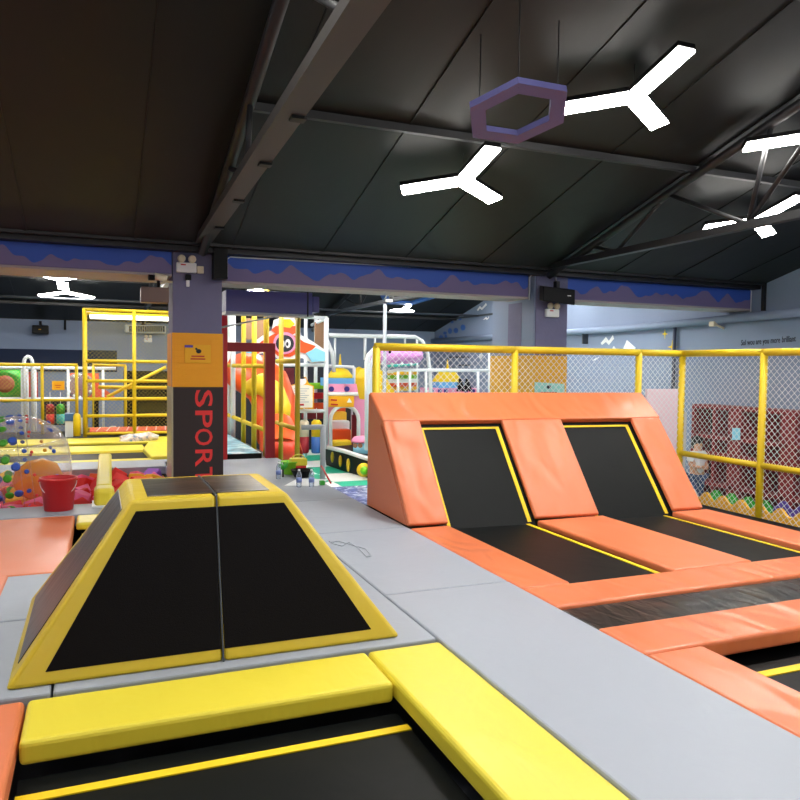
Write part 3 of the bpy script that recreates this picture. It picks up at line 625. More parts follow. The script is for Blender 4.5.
MB().tube([(1.5, 10.5, 1.98), (2.5, 10.55, 2.22)], .012, 6).build('brace', GREYP, t)
o = MB().prism([at(534.5, 382, 9.55), at(564, 384, 9.55), at(564, 400, 9.55), at(534.5, 400, 9.55)], (0, -.01, 0)).build('plate', mat('mint_sign', (150, 215, 205), .5))
t = tag(o, 'mint green printed sign low on the orange part of the far column', 'sign'); t.name = 'mint_sign'
MB().ball(at(549, 387, 9.53), .04, 10, (1, .15, .7)).build('picture', INK, t); MB().box(*(lambda a, b: (a.x, b.x, 9.528, 9.538, b.z, a.z))(at(540, 392, 9.53), at(557, 394, 9.53))).build('text_line', INK, t)

# ================================================================== LEFT SIDE
# bucket
bk = thing('bucket', 'red plastic bucket with wire handle standing on the grey strip before the foam pit', 'bucket', (-.38, 8.2, 0))
MB().lathe([(.13, 0), (.135, .005), (.165, .3), (.178, .31), (.178, .33), (.165, .33), (.158, .3), (.125, .02), (.0, .015)], (-.38, 8.2, 0), seg=32).build('shell', RED, bk)
MB().tube([V(-.38, 8.2, .3)+V(.172*math.cos(a), -.172*math.sin(a)*.75, -.15*math.sin(a)) for a in [PI*k/14 for k in range(15)]], .004, 6).build('handle', WHITEP, bk)
for s in (-1, 1): MB().ball((-.38+s*.175, 8.2, .3), .014, 8).build('lug', RED, bk)
# balance beam over pit
bb = thing('balance_beam', 'yellow padded balance beam reaching over the foam pit beside the red bucket', 'balance beam', (.05, 8.5, 0))
MB().hexa([(-.03, 8.5, .02), (.13, 8.5, .02), (.17, 11.4, .02), (.0, 11.4, .02), (-.03, 8.5, .19), (.13, 8.5, .19), (.17, 11.4, .19), (.0, 11.4, .19)], .03, 3).build('beam_pad', LEMON, bb)
MB().box(-.05, .15, 8.2, 8.5, 0, .19, .05, 4).build('end_pad', LEMON, bb)
MB().box(-.07, .17, 8.17, 8.55, 0, .015).build('foot_plate', WHITEP, bb)
# foam cubes
cubec = [('red', mat('red_foam', (225, 50, 50), .8)), ('pink', mat('pink_foam', (240, 110, 160), .8)), ('orange', mat('orange_foam', (245, 110, 60), .8)), ('yellow', mat('yellow_foam', (250, 200, 50), .8)), ('purple', mat('purple_foam', (150, 90, 190), .8))]
protos = {}
def foam(n, c_, loc, rot):
    if n not in protos:
        o = MB().box(-.1, .1, -.1, .1, -.1, .1, .012).build('foam_cube', c_); protos[n] = o
    else: o = protos[n].copy(); C.objects.link(o)
    o.location = loc; o.rotation_euler = rot
    tag(o, n+' foam cube lying loose among the others in the foam pit', 'foam cube', n+' foam cubes in the pit')
yy = 8.6
while yy < 11.1:
    xx = -2.5
    while xx < .75:
        n, c_ = random.choices(cubec, [5, 5, 4, 3, 2])[0]
        foam(n, c_, (xx+random.uniform(-.03, .03), yy+random.uniform(-.03, .03), -.17+random.uniform(-.05, .06)), (random.uniform(-.6, .6), random.uniform(-.6, .6), random.uniform(0, 1.5)))
        xx += .23
    yy += .225
tag(MB().box(-7, .87, 8.47, 11.13, -.75, -.26).build('pit_filling', cubec[2][1]), 'orange foam filling under the loose cubes of the pit', 'foam pit')
struct(MB().box(-7, .87, 11.14, 11.19, -.3, -.13).build('platform_pit_edge', AMBER))
# bumper ball
BC = V(-.85, 9.35, .31); zb = thing('bumper_ball', 'clear inflatable bumper ball with coloured dots lying in the foam pit at the left edge', 'inflatable ball', BC)
R_ = .57
prof = []
for k in range(25):
    a = -PI/2+PI*k/24; prof.append((R_*max(.0, math.cos(a))**.8, .56*math.sin(a)))
AX = V(1, .1, .1).normalized()
MB().lathe(prof, BC, AX, 40).build('outer_shell', CLEAR, zb)
MB().lathe([(.26, -.54), (.22, -.3), (.2, 0), (.22, .3), (.26, .54)], BC, AX, 28).build('inner_tube', CLEAR, zb)
MB().lathe([(.02, -.26), (.14, -.22), (.23, -.08), (.24, .08), (.16, .22), (.02, .27)], BC+V(.2, .05, -.17), AX, 24).build('seat_cushion', AMBERG, zb)
A_ = AX.orthogonal().normalized(); B_ = AX.cross(A_)
def dots(hh, n, mt, rad, ph=0):
    rr = R_*math.cos(math.asin(hh/.56))**.8
    for k in range(n):
        a = 2*PI*k/n+ph; d = A_*math.cos(a)+B_*math.sin(a); p = BC+AX*hh+d*(rr+.004)
        nn = (d*math.cos(math.asin(hh/.56))+AX*hh/.56).normalized()
        MB().lathe([(rad*.9, -.006), (rad, 0), (rad*.6, .012)], p, nn, 10).build('dot', mt, zb)
DG = mat('green_dot', (70, 165, 40), .5); DB = mat('blue_dot', (50, 90, 190), .5); DR = mat('red_dot', (215, 60, 50), .5); DY = mat('amber_dot', (240, 170, 40), .5)
dots(-.11, 18, DG, .046); dots(-.02, 12, DB, .046, .15); dots(-.22, 11, DB, .05); dots(.08, 16, DB, .026); dots(.15, 14, DR, .018, .2); dots(.37, 10, DB, .026, .1); dots(.28, 8, DY, .022, .4)
for hh in (-.2, .02, .12):
    rr = R_*math.cos(math.asin(hh/.56))**.8+.002
    MB().tube([BC+AX*hh+(A_*math.cos(2*PI*k/36)+B_*math.sin(2*PI*k/36))*rr for k in range(36)], .005, 5, closed=True).build('seam', CLEAR, zb)
# far pads and beds beyond pit
pad('yellow_pad', 'thin yellow strip pad along the far edge of the grey walkway beyond the pit', -7, .8, 12.02, 12.25, LEMON, .06)
pad('yellow_pad', 'long yellow pad behind the dark bed beyond the foam pit', -7, .75, 13.4, 14.3, LEMON, .06)
pad('yellow_pad', 'rearmost long yellow pad in front of the yellow tower', -7, 1.6, 14.85, 15.8, LEMON, .06)
o = MB().prism([(.75, 12.1, -.06), (1.6, 12.1, -.06), (1.6, 14.4, -.06), (.85, 14.4, -.06), (.7, 13.3, -.06)], (0, 0, .1), .02).build('yellow_pad', LEMON); tag(o, 'broad pale yellow corner pad beside the left column, in front of the tower', 'pad')
t = floor_bed('dark trampoline bed lying beyond the foam pit between yellow pads', -7, .74, 12.26, 13.39, -.03, [(-7, .7, 13.3, 13.36)])
t = floor_bed('narrow dark bed in front of the yellow tower', -7, 1.6, 14.35, 14.83, -.05, [(-7, 1.6, 14.36, 14.38)])
# crumpled bundle
bm_ = MB().tube([at(120, 440, 15), at(130, 440.5, 15), at(140, 439, 15), at(150, 437, 15), at(158, 437, 15)], [.06, .13, .12, .1, .05], 12)
for v in bm_.bm.verts: v.co += V(random.uniform(-.02, .02), random.uniform(-.02, .02), random.uniform(-.03, .03))
o = bm_.build('cloth_bundle', CLOTHP); tag(o, 'crumpled patterned cloth bundle lying on the pads in front of the tower', 'cloth')
# yellow tower
tw = thing('yellow_tower', 'tall yellow pipe tower with horizontal rails and netting behind the pads, left of the column', 'play tower', (.6, 16.5, 0))
x0, x1, x2 = -.25, .68, 1.62
for x, yr in ((x0, (16, 17.2)), (x1, (16,)), (x2, (16, 17.2))):
    for y in yr:
        MB().tube([(x, y, .0), (x, y, 2.56)], .038, 10).build('post', PIPEY, tw)
for y, zs in ((16, (2.54, 1.52, 1.12, .76, .42, .06)), (17.2, (2.54, .06))):
    for z in zs: MB().tube([(x0, y, z), (x2, y, z)], .033, 10).build('rail', PIPEY, tw)
for x in (x0, x2):
    for z in (2.54, 1.52, .42, .06): MB().tube([(x, 16, z), (x, 17.2, z)], .033, 10).build('side_rail', PIPEY, tw)
MB().tube([at(107, 397, 16.9), at(166, 367, 16.9)], .035, 8).build('brace', PIPEY, tw)
MB().box(x0+.1, x2-.05, 16.3, 17.1, 2.42, 2.46).build('light_panel', STRIPL, tw)
m = MB(); net(m, (x0, 16.03, .1), (1, 0, 0), (0, 0, 1), 1.87, 2.35, .08, .0016); m.build('net', NETY, tw)
m = MB(); net(m, (x0, 16, .1), (0, 1, 0), (0, 0, 1), 1.2, 2.35, .08, .0016); m.build('net', NETY, tw)
# low yellow fence left
pipe_fence('low yellow pipe fence with fine net behind the bumper ball, left of the tower', [(-3.6, 16.9), (-1.07, 16.9), (-.42, 16.9)], 0, 1.43, [1.43, .7], r=.032, netm=NETY, step=.08, nr=.0018)
pipe_fence('yellow pipe fence section seen through the tower', [(-.1, 18.2), (.58, 18.2)], -.1, 1.43, [1.43], r=.032, netm=None)
# red trampoline row in tower base
t = thing('red_mat', 'row of red mats with pale lines on the floor of the yellow tower', 'mat', (.6, 16.6, .1))
MB().box(x0+.08, x2-.05, 16.1, 17.1, .02, .1, .01).build('mat_pad', mat('brick_red_vinyl', (205, 70, 45), .5), t)
m = MB()
for k in range(9): xx = x0+.2+k*.19; m.hexa([(xx, 16.1, .1), (xx+.02, 16.1, .1), (xx+.1, 17.1, .1), (xx+.08, 17.1, .1), (xx, 16.1, .106), (xx+.02, 16.1, .106), (xx+.1, 17.1, .106), (xx+.08, 17.1, .106)])
m.build('stripe', LPINK, t)
tag(MB().box(*(lambda a, b: (a.x, b.x, 17.6, 17.75, b.z, a.z))(at(94, 398, 17.6), at(99, 438, 17.6)), .02).build('black_stand', BLACK), 'narrow black stand inside the yellow tower', 'stand')
tag(MB().lathe([(.1, 0), (.12, .1), (.05, .2)], (1.05-.75, 17.4, -.1), seg=12).build('helmet', GREYP), 'pale round helmet on the red mats in the tower', 'helmet')
tag(MB().tube([(.0, 17.5, .95), (1.9, 17.6, .93)], .04, 8).build('rail', PIPEY), 'loose yellow rail behind the yellow tower', 'rail')
tag(MB().box(.55, 2.4, 18.6, 18.7, -.9, 1.3).build('dark_screen', BLACK), 'black screen board behind the tower, beside the column', 'screen')
# play structure far left, Y about 19
pf = thing('climbing_structure', 'white pipe play frame with coloured panels far at the left behind the low fence', 'play frame', (-1.3, 19.5, Z0))
for px in (22, 27, 35, 68, 103): 
    a = at(px, 367, 19.5); MB().tube([(a.x, 19.5, Z0), (a.x, 19.5, a.z)], .032, 8).build('post', WHITEP, pf)
for y in (368, 398.5):
    a, b = at(0, y, 19.5), at(116, y+.5, 19.5); MB().tube([a-V(1.5, 0, 0), b], .04, 8).build('rail', WHITEP, pf)
aa = at(25, 368, 19.3); bb_ = at(31.5, 368, 19.3); cx_ = (aa.x+bb_.x)/2; rr = (bb_.x-aa.x)/2+.02
MB().tube([(cx_-rr, 19.3, Z0)]+[(cx_+rr*math.cos(PI-PI*k/10), 19.3, aa.z+.12+rr*1.6*math.sin(PI*k/10)) for k in range(11)]+[(cx_+rr, 19.3, Z0)], .04, 8).build('arch', WHITEP, pf)
def qbox(px0, py0, px1, py1, Y, th=.05):
    a, b = at(px0, py0, Y), at(px1, py1, Y); return (a.x, b.x, Y, Y+th, b.z, a.z)
gr = MB().lathe([(.42, 0), (.45, .06), (.36, .12), (.28, .3)], at(5, 384, 19.6)+V(0, .3, 0), (0, -1, 0), 28).build('round_opening', GREEN, pf)
MB().lathe([(.2, 0), (.2, .02), (.1, .03)], at(5, 384, 19.25), (0, -1, 0), 24).build('round_cushion', mat('dull_red_vinyl', (150, 75, 60), .5), pf)
m = MB().box(*qbox(28, 372, 38, 398, 19.7)); m.build('red_panel', mat('red_board', (200, 70, 70), .5), pf)
m = MB().box(*qbox(69, 373, 99, 398, 19.7)); m.build('orange_panel', mat('coral_board', (235, 95, 70), .5), pf)
MB().prism([at(98, 384, 19.65), at(115, 397, 19.65), at(98, 398, 19.65)], (0, .05, 0)).build('orange_panel', mat('coral_board2', (235, 95, 70), .5), pf)
MB().lathe([(.33, 0), (.33, .05), (.2, .14), (.03, .17)], at(80, 386, 19.68), (0, -1, 0), 20).build('bubble_window', CLEARB, pf)
m = MB()
for k in range(12): a = 2*PI*k/12; m.ball(at(80, 386, 19.6)+V(math.cos(a)*.27, -.02, math.sin(a)*.27), .035, 6)
m.build('bolt', WHITE, pf)
MB().box(*qbox(42, 399, 68, 425, 20.2)).build('back_panel', INK, pf)
s_ = thing('notice_sign', 'small amber notice hanging on the low fence behind the bumper ball', 'sign', at(58, 390, 16.8))
MB().box(*qbox(52, 381, 64.5, 390, 16.8, .02)).build('plate', SIGNY, s_); MB().box(*qbox(55, 385, 61, 385.7, 16.79, .01)).box(*qbox(56, 387, 60, 387.6, 16.79, .01)).build('text_line', RED, s_)
def bag(px, y0, y1, Y, cols, label, r=.09):
    a, b = at(px, y0, Y), at(px, y1, Y); h = a.z-b.z
    t = thing('punch_bag', label, 'punch bag', (a.x, Y, b.z)); x = a.x
    MB().lathe([(r*.8, 0), (r, .03), (r, h*.5)], (x, Y, b.z), seg=16).build('lower_sleeve', cols[1], t)
    MB().lathe([(r*1.001, h*.5), (r, h-.05), (r*.6, h)], (x, Y, b.z), seg=16).build('upper_sleeve', cols[0], t)
    MB().tube([(x, Y, a.z), (x, Y, a.z+.28)], .008, 5).build('hanging_cord', WHITEP, t)
bag(50, 404, 424, 19.0, (DRED, RED), 'dark red hanging punch bag at the far left, beside a green one')
bag(60.5, 404, 424, 19.0, (GREEN, TEAL), 'green hanging punch bag at the far left')
tb = thing('storage_bin', 'white bin with a blue lid right of the bumper ball, before the low fence', 'bin', (-.7, 15.9, 0))
MB().box(*qbox(65, 421, 73, 437, 16.2, .4)).build('body', WHITE, tb); MB().box(*qbox(64.5, 414, 73.5, 421, 16.18, .44)).build('lid', mat('denim_blue_plastic', (60, 100, 150), .5), tb)
tag(MB().tube([at(77, 436, 15.95), at(77, 416, 15.95), at(77, 413.5, 15.95)], [.07, .07, .04], 12).build('bollard', PIPEY), 'yellow padded bollard standing left of the tower', 'bollard')
tag(MB().box(*qbox(79.5, 418, 82.5, 434, 16.4, .1)).build('white_box', WHITE), 'narrow white box between the bollard and the tower', 'box')
# back wall details
struct(MB().box(*qbox(-60, 347.5, 117, 372, 22.55, .049)).build('window_1', mat('dark_glass', (40, 48, 70), .08)))
t = thing('loudspeaker', 'small black speaker on the back wall at the far left', 'speaker', at(40, 330, 22.4)); MB().box(*qbox(32, 325, 48.5, 334, 22.3, .25), .02).build('cabinet', BLACK, t); MB().box(*qbox(39, 321, 41.5, 325, 22.4, .19)).build('bracket', BLACK, t); MB().box(*qbox(38.5, 329, 41, 329.7, 22.29, .01)).build('badge', SIGNY, t)
t = thing('air_conditioner', 'long white grille unit on the back wall, seen through the yellow tower', 'air conditioner', at(147, 333, 22.3))
MB().box(*qbox(125, 324.5, 166, 333.5, 22.25, .34), .02).build('casing', ACM, t)
m = MB()
for k in range(16): a = 129+k*2.25; m.box(*qbox(a, 326, a+1.9, 331.8, 22.24, .01))
m.build('louvre', STEEL3, t)
t = em_light(at(144, 342, 22.55).x, at(152, 342, 22.55).x, at(144, 338, 22.55).z, 22.58, 'pale emergency light on the back wall under the grille unit')
struct(MB().tube([at(65, 320, 22.5), at(65, 330, 22.5)], .03, 6).build('trim_bracket', BLACK))

# ================================================================== MIDDLE: portal, ramp, fence, toys
gt = thing('portal_frame', 'dark red square portal frame standing at the platform end beside the column', 'gate', (2.2, 11.72, 0))
MB().box(2.46, 2.61, 11.66, 11.76, 0, 1.83, .006).build('post', DRED, gt); MB().box(1.74, 1.86, 11.66, 11.76, 0, 2.3, .006).build('post', RED, gt); MB().box(1.86, 2.61, 11.655, 11.765, 1.69, 1.83, .006).build('lintel', DRED, gt)
t = thing('water_print_mat', 'low mat with a white and blue water print behind the red portal frame', 'mat', (2.1, 13, 0))
MB().box(1.75, 2.42, 11.8, 16, -.03, .08, .01).build('printed_top', WATER, t); MB().box(1.75, 2.42, 11.775, 11.799, -.03, .07).build('front_edge', BLACK, t)
# yellow slatted fence in depth
f = thing('pipe_fence', 'tall yellow barred fence leading away beside the water print mat', 'fence', (2.5, 12.5, 0))
for px in (266, 254, 243.5):
    p = atX(px, 400, 2.52); MB().tube([(2.52, p.y, 0), (2.52, p.y, 2.75)], .045, 8).build('post', PIPEY, f)
for px in (233,):
    p = atX(px, 400, 2.52); MB().tube([(2.52, p.y, 0), (2.52, p.y, 2.9)], .05, 8).build('post', WHITEP, f)
ya, yb = atX(266, 400, 2.52).y, atX(225, 400, 2.52).y
for z in (1.46, .42): MB().tube([(2.52, ya, z), (2.52, yb, z)], .04, 8).build('rail', PIPEY, f)
f = thing('pipe_fence', 'olive yellow pipe gate frame on the floor beside the platform, right of the red portal', 'fence', (2.85, 11.1, Z0))
for px, h in ((281, 2.18), (297.5, 2.18)):
    p = atX(px, 400, 2.83); MB().tube([(2.83, p.y, Z0), (2.83, p.y, 2.5 if px < 290 else 2.3)], .04, 10).build('post', PIPEO, f)
ya, yb = atX(297.5, 400, 2.83).y, atX(277, 400, 2.83).y
for z in (1.55, .5): MB().tube([(2.83, ya, z), (2.83, yb, z)], .04, 8).build('rail', PIPEO, f)
f = thing('grey_handrail', 'pale grey post and rail on the low floor beside the platform edge', 'handrail', (3.3, 11.1, Z0))
a = at(323, 427, 11.1); MB().tube([(a.x, 11.1, Z0), (a.x, 11.1, a.z+.02)], .045, 10).build('post', GREYP, f); MB().tube([(2.9, 11.1, a.z), (a.x, 11.1, a.z)], .04, 10).build('rail', GREYP, f)
# floor tiles
struct(MB().box(2.72, 10.2, 8.2, 21.5, Z0, Z0+.012).build('floor_checker', CHECK))
tag(MB().box(3.9, 5.6, 11.2, 13.7, Z0+.013, Z0+.03).build('blue_mat', print_mat('navy_print', (20, 40, 110), (60, 90, 170), (230, 235, 245), 6)), 'navy patterned mat on the green and white tiles by the platform edge', 'mat')
# bottles
def bottle(px, py, label, lm=SKY):
    p = atz(px, py, 0); t = thing('water_bottle', label, 'bottle', p)
    MB().lathe([(.028, 0), (.033, .008), (.032, .03), (.034, .05), (.031, .07), (.034, .12), (.033, .145), (.026, .175), (.013, .195), (.013, .205)], p, seg=20).build('bottle_body', CLEARB, t)
    MB().lathe([(.0345, .06), (.0345, .115)], p, seg=20).build('bottle_label', LABELB, t); MB().lathe([(.015, .2), (.015, .218)], p, seg=12).build('cap', WHITE, t)
bottle(299, 487, 'clear water bottle standing in front of the black basin'); bottle(311.5, 487, 'clear water bottle right of the other one, on the edge of the white sheet'); bottle(278.5, 479, 'clear water bottle beside the green brush, left of the group')
tag(MB().prism([atz(284, 486, .001), atz(318, 486, .001), atz(328, 479.5, .001), atz(297, 479, .001)], (0, 0, .004)).build('paper_sheet', WHITE), 'white sheet lying on the platform under the water bottles', 'paper')
t = thing('basin', 'black shallow basin holding toys, behind the water bottles', 'basin', atz(302, 477)); p = atz(302, 477)
MB().lathe([(.09, 0), (.1, .0), (.15, .1), (.155, .1), (.14, .09), (.09, .015)], p, seg=20).build('bowl', BLACK, t)
p = atz(290, 474); t = thing('bucket', 'small lime green bucket behind the black basin', 'bucket', p)
MB().lathe([(.085, 0), (.09, .005), (.12, .16), (.128, .165), (.128, .18), (.115, .18), (.08, .02)], p, seg=20).build('shell', LIME, t); MB().tube([p+V(.12*math.cos(a), -.05, .17-.08*math.sin(a)) for a in [PI*k/8 for k in range(9)]], .005, 5).build('handle', WHITE, t)
p = atz(300, 475)+V(0, .1, 0); t = thing('toy_basket', 'yellow and red toy basket standing behind the black basin', 'basket', p)
MB().box(p.x-.1, p.x+.1, p.y-.06, p.y+.06, 0, .12, .01).build('red_base', RED, t); MB().box(p.x-.11, p.x+.11, p.y-.07, p.y+.07, .12, .22, .01).build('yellow_top', LEMON, t)
MB().tube([p+V(.09*math.cos(a), 0, .2+.07*math.sin(a)) for a in [PI*k/8 for k in range(9)]], .008, 6).build('handle', LEMON, t)
p = atz(283, 477); t = thing('hand_brush', 'green bristled brush upright left of the lime bucket', 'brush', p)
MB().tube([p, p+V(0, 0, .1)], .012, 8).build('handle', BLACK, t); m = MB()
for k in range(14): a = k*2.4; m.tube([p+V(0, 0, .09), p+V(.07*math.cos(a), .05*math.sin(a), .18+.03*math.sin(k))], .006, 4)
m.build('bristle_head', GREEN, t)
p = atz(322, 485); tag(MB().box(p.x-.03, p.x+.03, p.y-.03, p.y+.03, 0, .055, .006).build('toy_block', GREEN), 'small green block on the platform right of the bottles', 'toy block')
tag(MB().tube([atz(328.5, 484, 0)+V(.03, 0, .01), at(321.5, 466, 9.3)], .012, 8).build('mallet_stick', RED), 'thin red and black stick leaning at the platform edge', 'stick')
p = at(303.5, 459, 10.6); tag(MB().lathe([(.0, .09), (.045, 0), (.015, 0), (.015, -.2)], p, seg=10).build('toy_spade', CYAN), 'small pale toy spade sticking out of the yellow and red basket', 'toy')
# string loop
pp = [(329, 541), (334, 544), (342, 546), (349, 542), (357, 547), (367, 557), (371, 556), (366, 549), (352, 545), (338, 541), (331, 543)]
tag(MB().tube([atz(x, y, .004) for x, y in pp], .004, 6).build('cord', GREYP), 'thin dark cord looped on the grey platform right of the pyramid', 'cord')

# ================================================================== SHIP
sh = thing('play_ship', 'black toy ship hull with yellow portholes and white rail on the tiled floor', 'play ship', (5.3, 14.5, Z0))
ra = [at(324, 447, 16.9), at(345, 452, 15.6), at(370, 460, 14.5), at(400, 466, 13.6)]
m = MB()
for a, b in zip(ra, ra[1:]):
    m.hexa([(a.x+.06, a.y, Z0+.01), (b.x+.06, b.y, Z0+.01), (b.x+.8, b.y+1.0, Z0+.01), (a.x+.8, a.y+.3, Z0+.01), (a.x, a.y, a.z), (b.x, b.y, b.z), (b.x+.9, b.y+1.0, b.z), (a.x+.9, a.y+.3, a.z)])
m.build('hull', BLACK, sh)
m = MB().tube([V(a.x-.02, a.y, a.z+.02) for a in ra], .05, 6); m.build('gunwale', WHITE, sh)
for k in (.25, .45, .65, .85, 1.0): pass
for px, py, Y, r in ((332, 457, 16.3, .085), (340, 461, 15.85, .09), (348, 465, 15.35, .1)):
    p = at(px, py, Y); MB().ball(p+V(-.0, -.02, 0), r*.8, 12, (.6, .6, 1.9)).build('porthole', PIPEO, sh)
p = at(364.5, 470, 14.55); hub = MB().lathe([(.14, 0), (.15, .05), (.08, .1)], p+V(0, .05, 0), (-.3, -1, 0), 20).build('round_porthole', SLIDEY, sh); MB().ball(p+V(-.03, -.07, 0), .09, 10).build('knob', LIME, sh)
p = at(364, 454, 15.6)
c_ = p; cab = MB().lathe([(.25, 0), (.25, .38)], c_+V(0, 0, -.1), seg=24).build('cabin', CYAN, sh)
MB().lathe([(.29, 0), (.29, .05), (.22, .12), (.08, .14)], c_+V(0, 0, .27), seg=24).build('cabin_roof', PINK, sh)
for px in (355, 360): MB().lathe([(.05, 0), (.05, .04)], at(px, 445.5, 15.33), (-.2, -1, 0), 14).build('cabin_window', BROWN, sh)

# ================================================================== PLAY STRUCTURE
YF = 17.2
ps = thing('climbing_structure', 'white two-storey play frame in the middle distance with hanging bags and a tube slide', 'play frame', at(305, 460, YF))
def wp(x0, y0, x1, y1, Y=YF, r=.045, nm='pipe', Y2=None):
    MB().tube([at(x0, y0, Y), at(x1, y1, Y2 or Y)], r, 8).build(nm, WHITEP, ps)
a = at(326.5, 318, YF); MB().tube([(a.x, YF, Z0), (a.x, YF, a.z)], .06, 8).build('post', WHITEP, ps)
a = at(282, 318, YF); MB().tube([(a.x, YF, Z0), (a.x, YF, a.z)], .05, 8).build('post', WHITEP, ps)
a = at(229, 312, YF); MB().tube([(a.x, YF, Z0), (a.x, YF, a.z)], .04, 8).build('post', WHITEP, ps)
a = at(306, 318, YF+1.5); MB().tube([(a.x, YF+1.5, Z0), (a.x, YF+1.5, a.z)], .05, 8).build('post', WHITEP, ps)
a = at(316, 318, YF+2); MB().tube([(a.x, YF+2, Z0), (a.x, YF+2, a.z)], .05, 8).build('post', WHITEP, ps)
wp(227, 313, 327, 318); wp(227, 364, 327, 365); wp(281, 411, 327, 411); wp(326.5, 318, 312, 325, YF, .045, 'pipe', YF+2)
MB().box(*qbox(228, 320, 236, 362, YF+.9)).build('net_panel', GREYP, ps); MB().box(*qbox(244, 318, 266, 340, YF+2.2)).build('brown_panel', BROWN, ps)
MB().box(*qbox(315, 322, 325, 350, YF+1.2)).build('brown_panel', BROWN, ps)
MB().box(*qbox(284, 368, 294, 410, YF+.8)).build('dark_panel', mat('plum_board', (110, 30, 50), .5), ps)
MB().box(*qbox(228, 366, 325, 470, YF+3.0)).build('back_panel', INK, ps)
for i, (y, c_) in enumerate([(383, GREEN), (393, RED), (403, MAROON), (413, BROWN)]): MB().box(*qbox(304, y, 325, y+6, YF+1.6+.1*i, .3), .03).build('roller', [LIME, RED, SLIDEO, MAROON][i], ps)
# creature panel, generic cartoon cut-out
cp = thing('cartoon_panel', 'orange cartoon cut-out with two eyes and blue feet, high on the white frame', 'cut-out panel', at(285, 340, YF-.15))
def cut(pts, name, mt, Y, par, th=.03): return MB().prism([at(x, y, Y) for x, y in pts], (0, th, 0)).build(name, mt, par)
cut([(243, 357), (250, 345), (262, 336), (272, 330), (274, 320), (282, 317), (294, 318), (299, 325), (301, 335), (312, 341), (325, 350), (326, 362), (312, 363), (302, 358), (292, 361), (280, 361), (268, 350), (256, 356), (250, 361)], 'white_outline', WHITE, YF-.12, cp)
cut([(250, 352), (262, 341), (272, 335), (279, 332), (296, 336), (304, 342), (316, 346), (308, 354), (300, 352), (290, 357), (278, 356), (268, 346), (256, 355)], 'orange_body', SLIDEO, YF-.15, cp)
cut([(271, 330), (276, 326), (296, 326), (299, 331), (292, 335), (278, 335)], 'hat_brim', SLIDEO, YF-.17, cp)
cut([(278, 326), (281, 319.5), (290, 319), (295, 324), (290, 328)], 'hat_top', WEB, YF-.18, cp)
def disc(px, py, Y, rx, ry, nm, mt, par): 
    return MB().prism([at(px+rx*math.cos(k*PI/10), py+ry*math.sin(k*PI/10), Y) for k in range(20)], (0, .02, 0)).build(nm, mt, par)
disc(285, 343, YF-.2, 11.5, 11, 'pink_ring', PINK, cp); disc(285, 343.5, YF-.22, 9, 8.5, 'dark_face', INK, cp)
disc(282, 344, YF-.24, 2.7, 4.5, 'eye', WHITE, cp); disc(288, 343.5, YF-.24, 2.7, 4.5, 'eye', WHITE, cp); disc(282.6, 344.5, YF-.26, 1.1, 2, 'pupil', INK, cp); disc(287.4, 344, YF-.26, 1.1, 2, 'pupil', INK, cp)
cut([(306, 353), (316, 348), (325, 352), (325, 361), (312, 362)], 'blue_foot', CYAN, YF-.18, cp); cut([(241, 352), (250, 350), (256, 357), (250, 362), (241, 360)], 'blue_foot', CYAN, YF-.18, cp)
# info board
ib = thing('info_board', 'white rules board with a yellow border and small animal head hanging on the white frame', 'sign', at(302, 393, YF-.2))
cut([(289, 386), (295, 384), (297, 377), (306, 377), (309, 384), (314, 386), (313.5, 409), (289.5, 409)], 'border', SIGNY, YF-.15, ib)
cut([(290.3, 386.5), (295, 385), (308, 385), (312.7, 386.5), (312.5, 407.5), (290.5, 407.5)], 'sheet', mat('cream_paper', (240, 238, 222), .6), YF-.18, ib)
disc(302, 381, YF-.19, 4.5, 4, 'head', WHITE, ib); disc(302, 378, YF-.2, 3, 1, 'cap', INK, ib)
m = MB()
for k in range(7): m.box(*qbox(294, 388.5+k*2.2, 309-(k % 3)*2, 389.1+k*2.2, YF-.185, .004))
m.box(*qbox(299, 404, 304, 406, YF-.19, .004)); m.build('text_line', GREYP, ib)
MB().box(*qbox(299, 403.8, 304, 405.5, YF-.192, .005)).build('red_mark', RED, ib)
bag(288, 420, 437, YF-.3, (TEAL, TEAL), 'teal hanging bag under the white frame, leftmost of three', .11)
bag(304, 420, 453, YF-.3, (CREAM, DRED), 'cream and dark red hanging bag under the white frame', .12)
bag(316.5, 420, 453, YF-.3, (WEB, BLUE), 'yellow and blue hanging bag under the white frame', .12)
# tube slide
sl = thing('tube_slide', 'orange and yellow curved tube slide behind the yellow bars', 'slide', at(275, 460, 15.8))
MB().tube([at(243, 372, 17.2), at(255, 376, 16.6), at(268, 386, 16.2), at(274, 402, 16.0), at(275, 420, 15.8), at(276, 436, 15.4)], [.45, .5, .5, .48, .44, .42], 20).build('upper_tube', SLIDEO, sl)
MB().tube([at(252, 388, 16.1), at(262, 384, 15.75), at(274, 392, 15.55), at(281, 408, 15.4), at(280, 425, 15.3)], [.2, .24, .24, .22, .2], 14).build('yellow_band', SLIDEY, sl)
MB().tube([at(276, 425, 15.2), at(279, 440, 14.9), at(281, 452, 14.5), at(282, 458, 14.2)], [.36, .4, .42, .42], 20, cap=False).build('lower_tube', SLIDEO, sl)
MB().tube([at(283, 441, 14.15), at(283, 462, 14.15)], [.24, .22], 16).build('exit_lip', mat('deep_orange', (215, 60, 25), .4), sl)
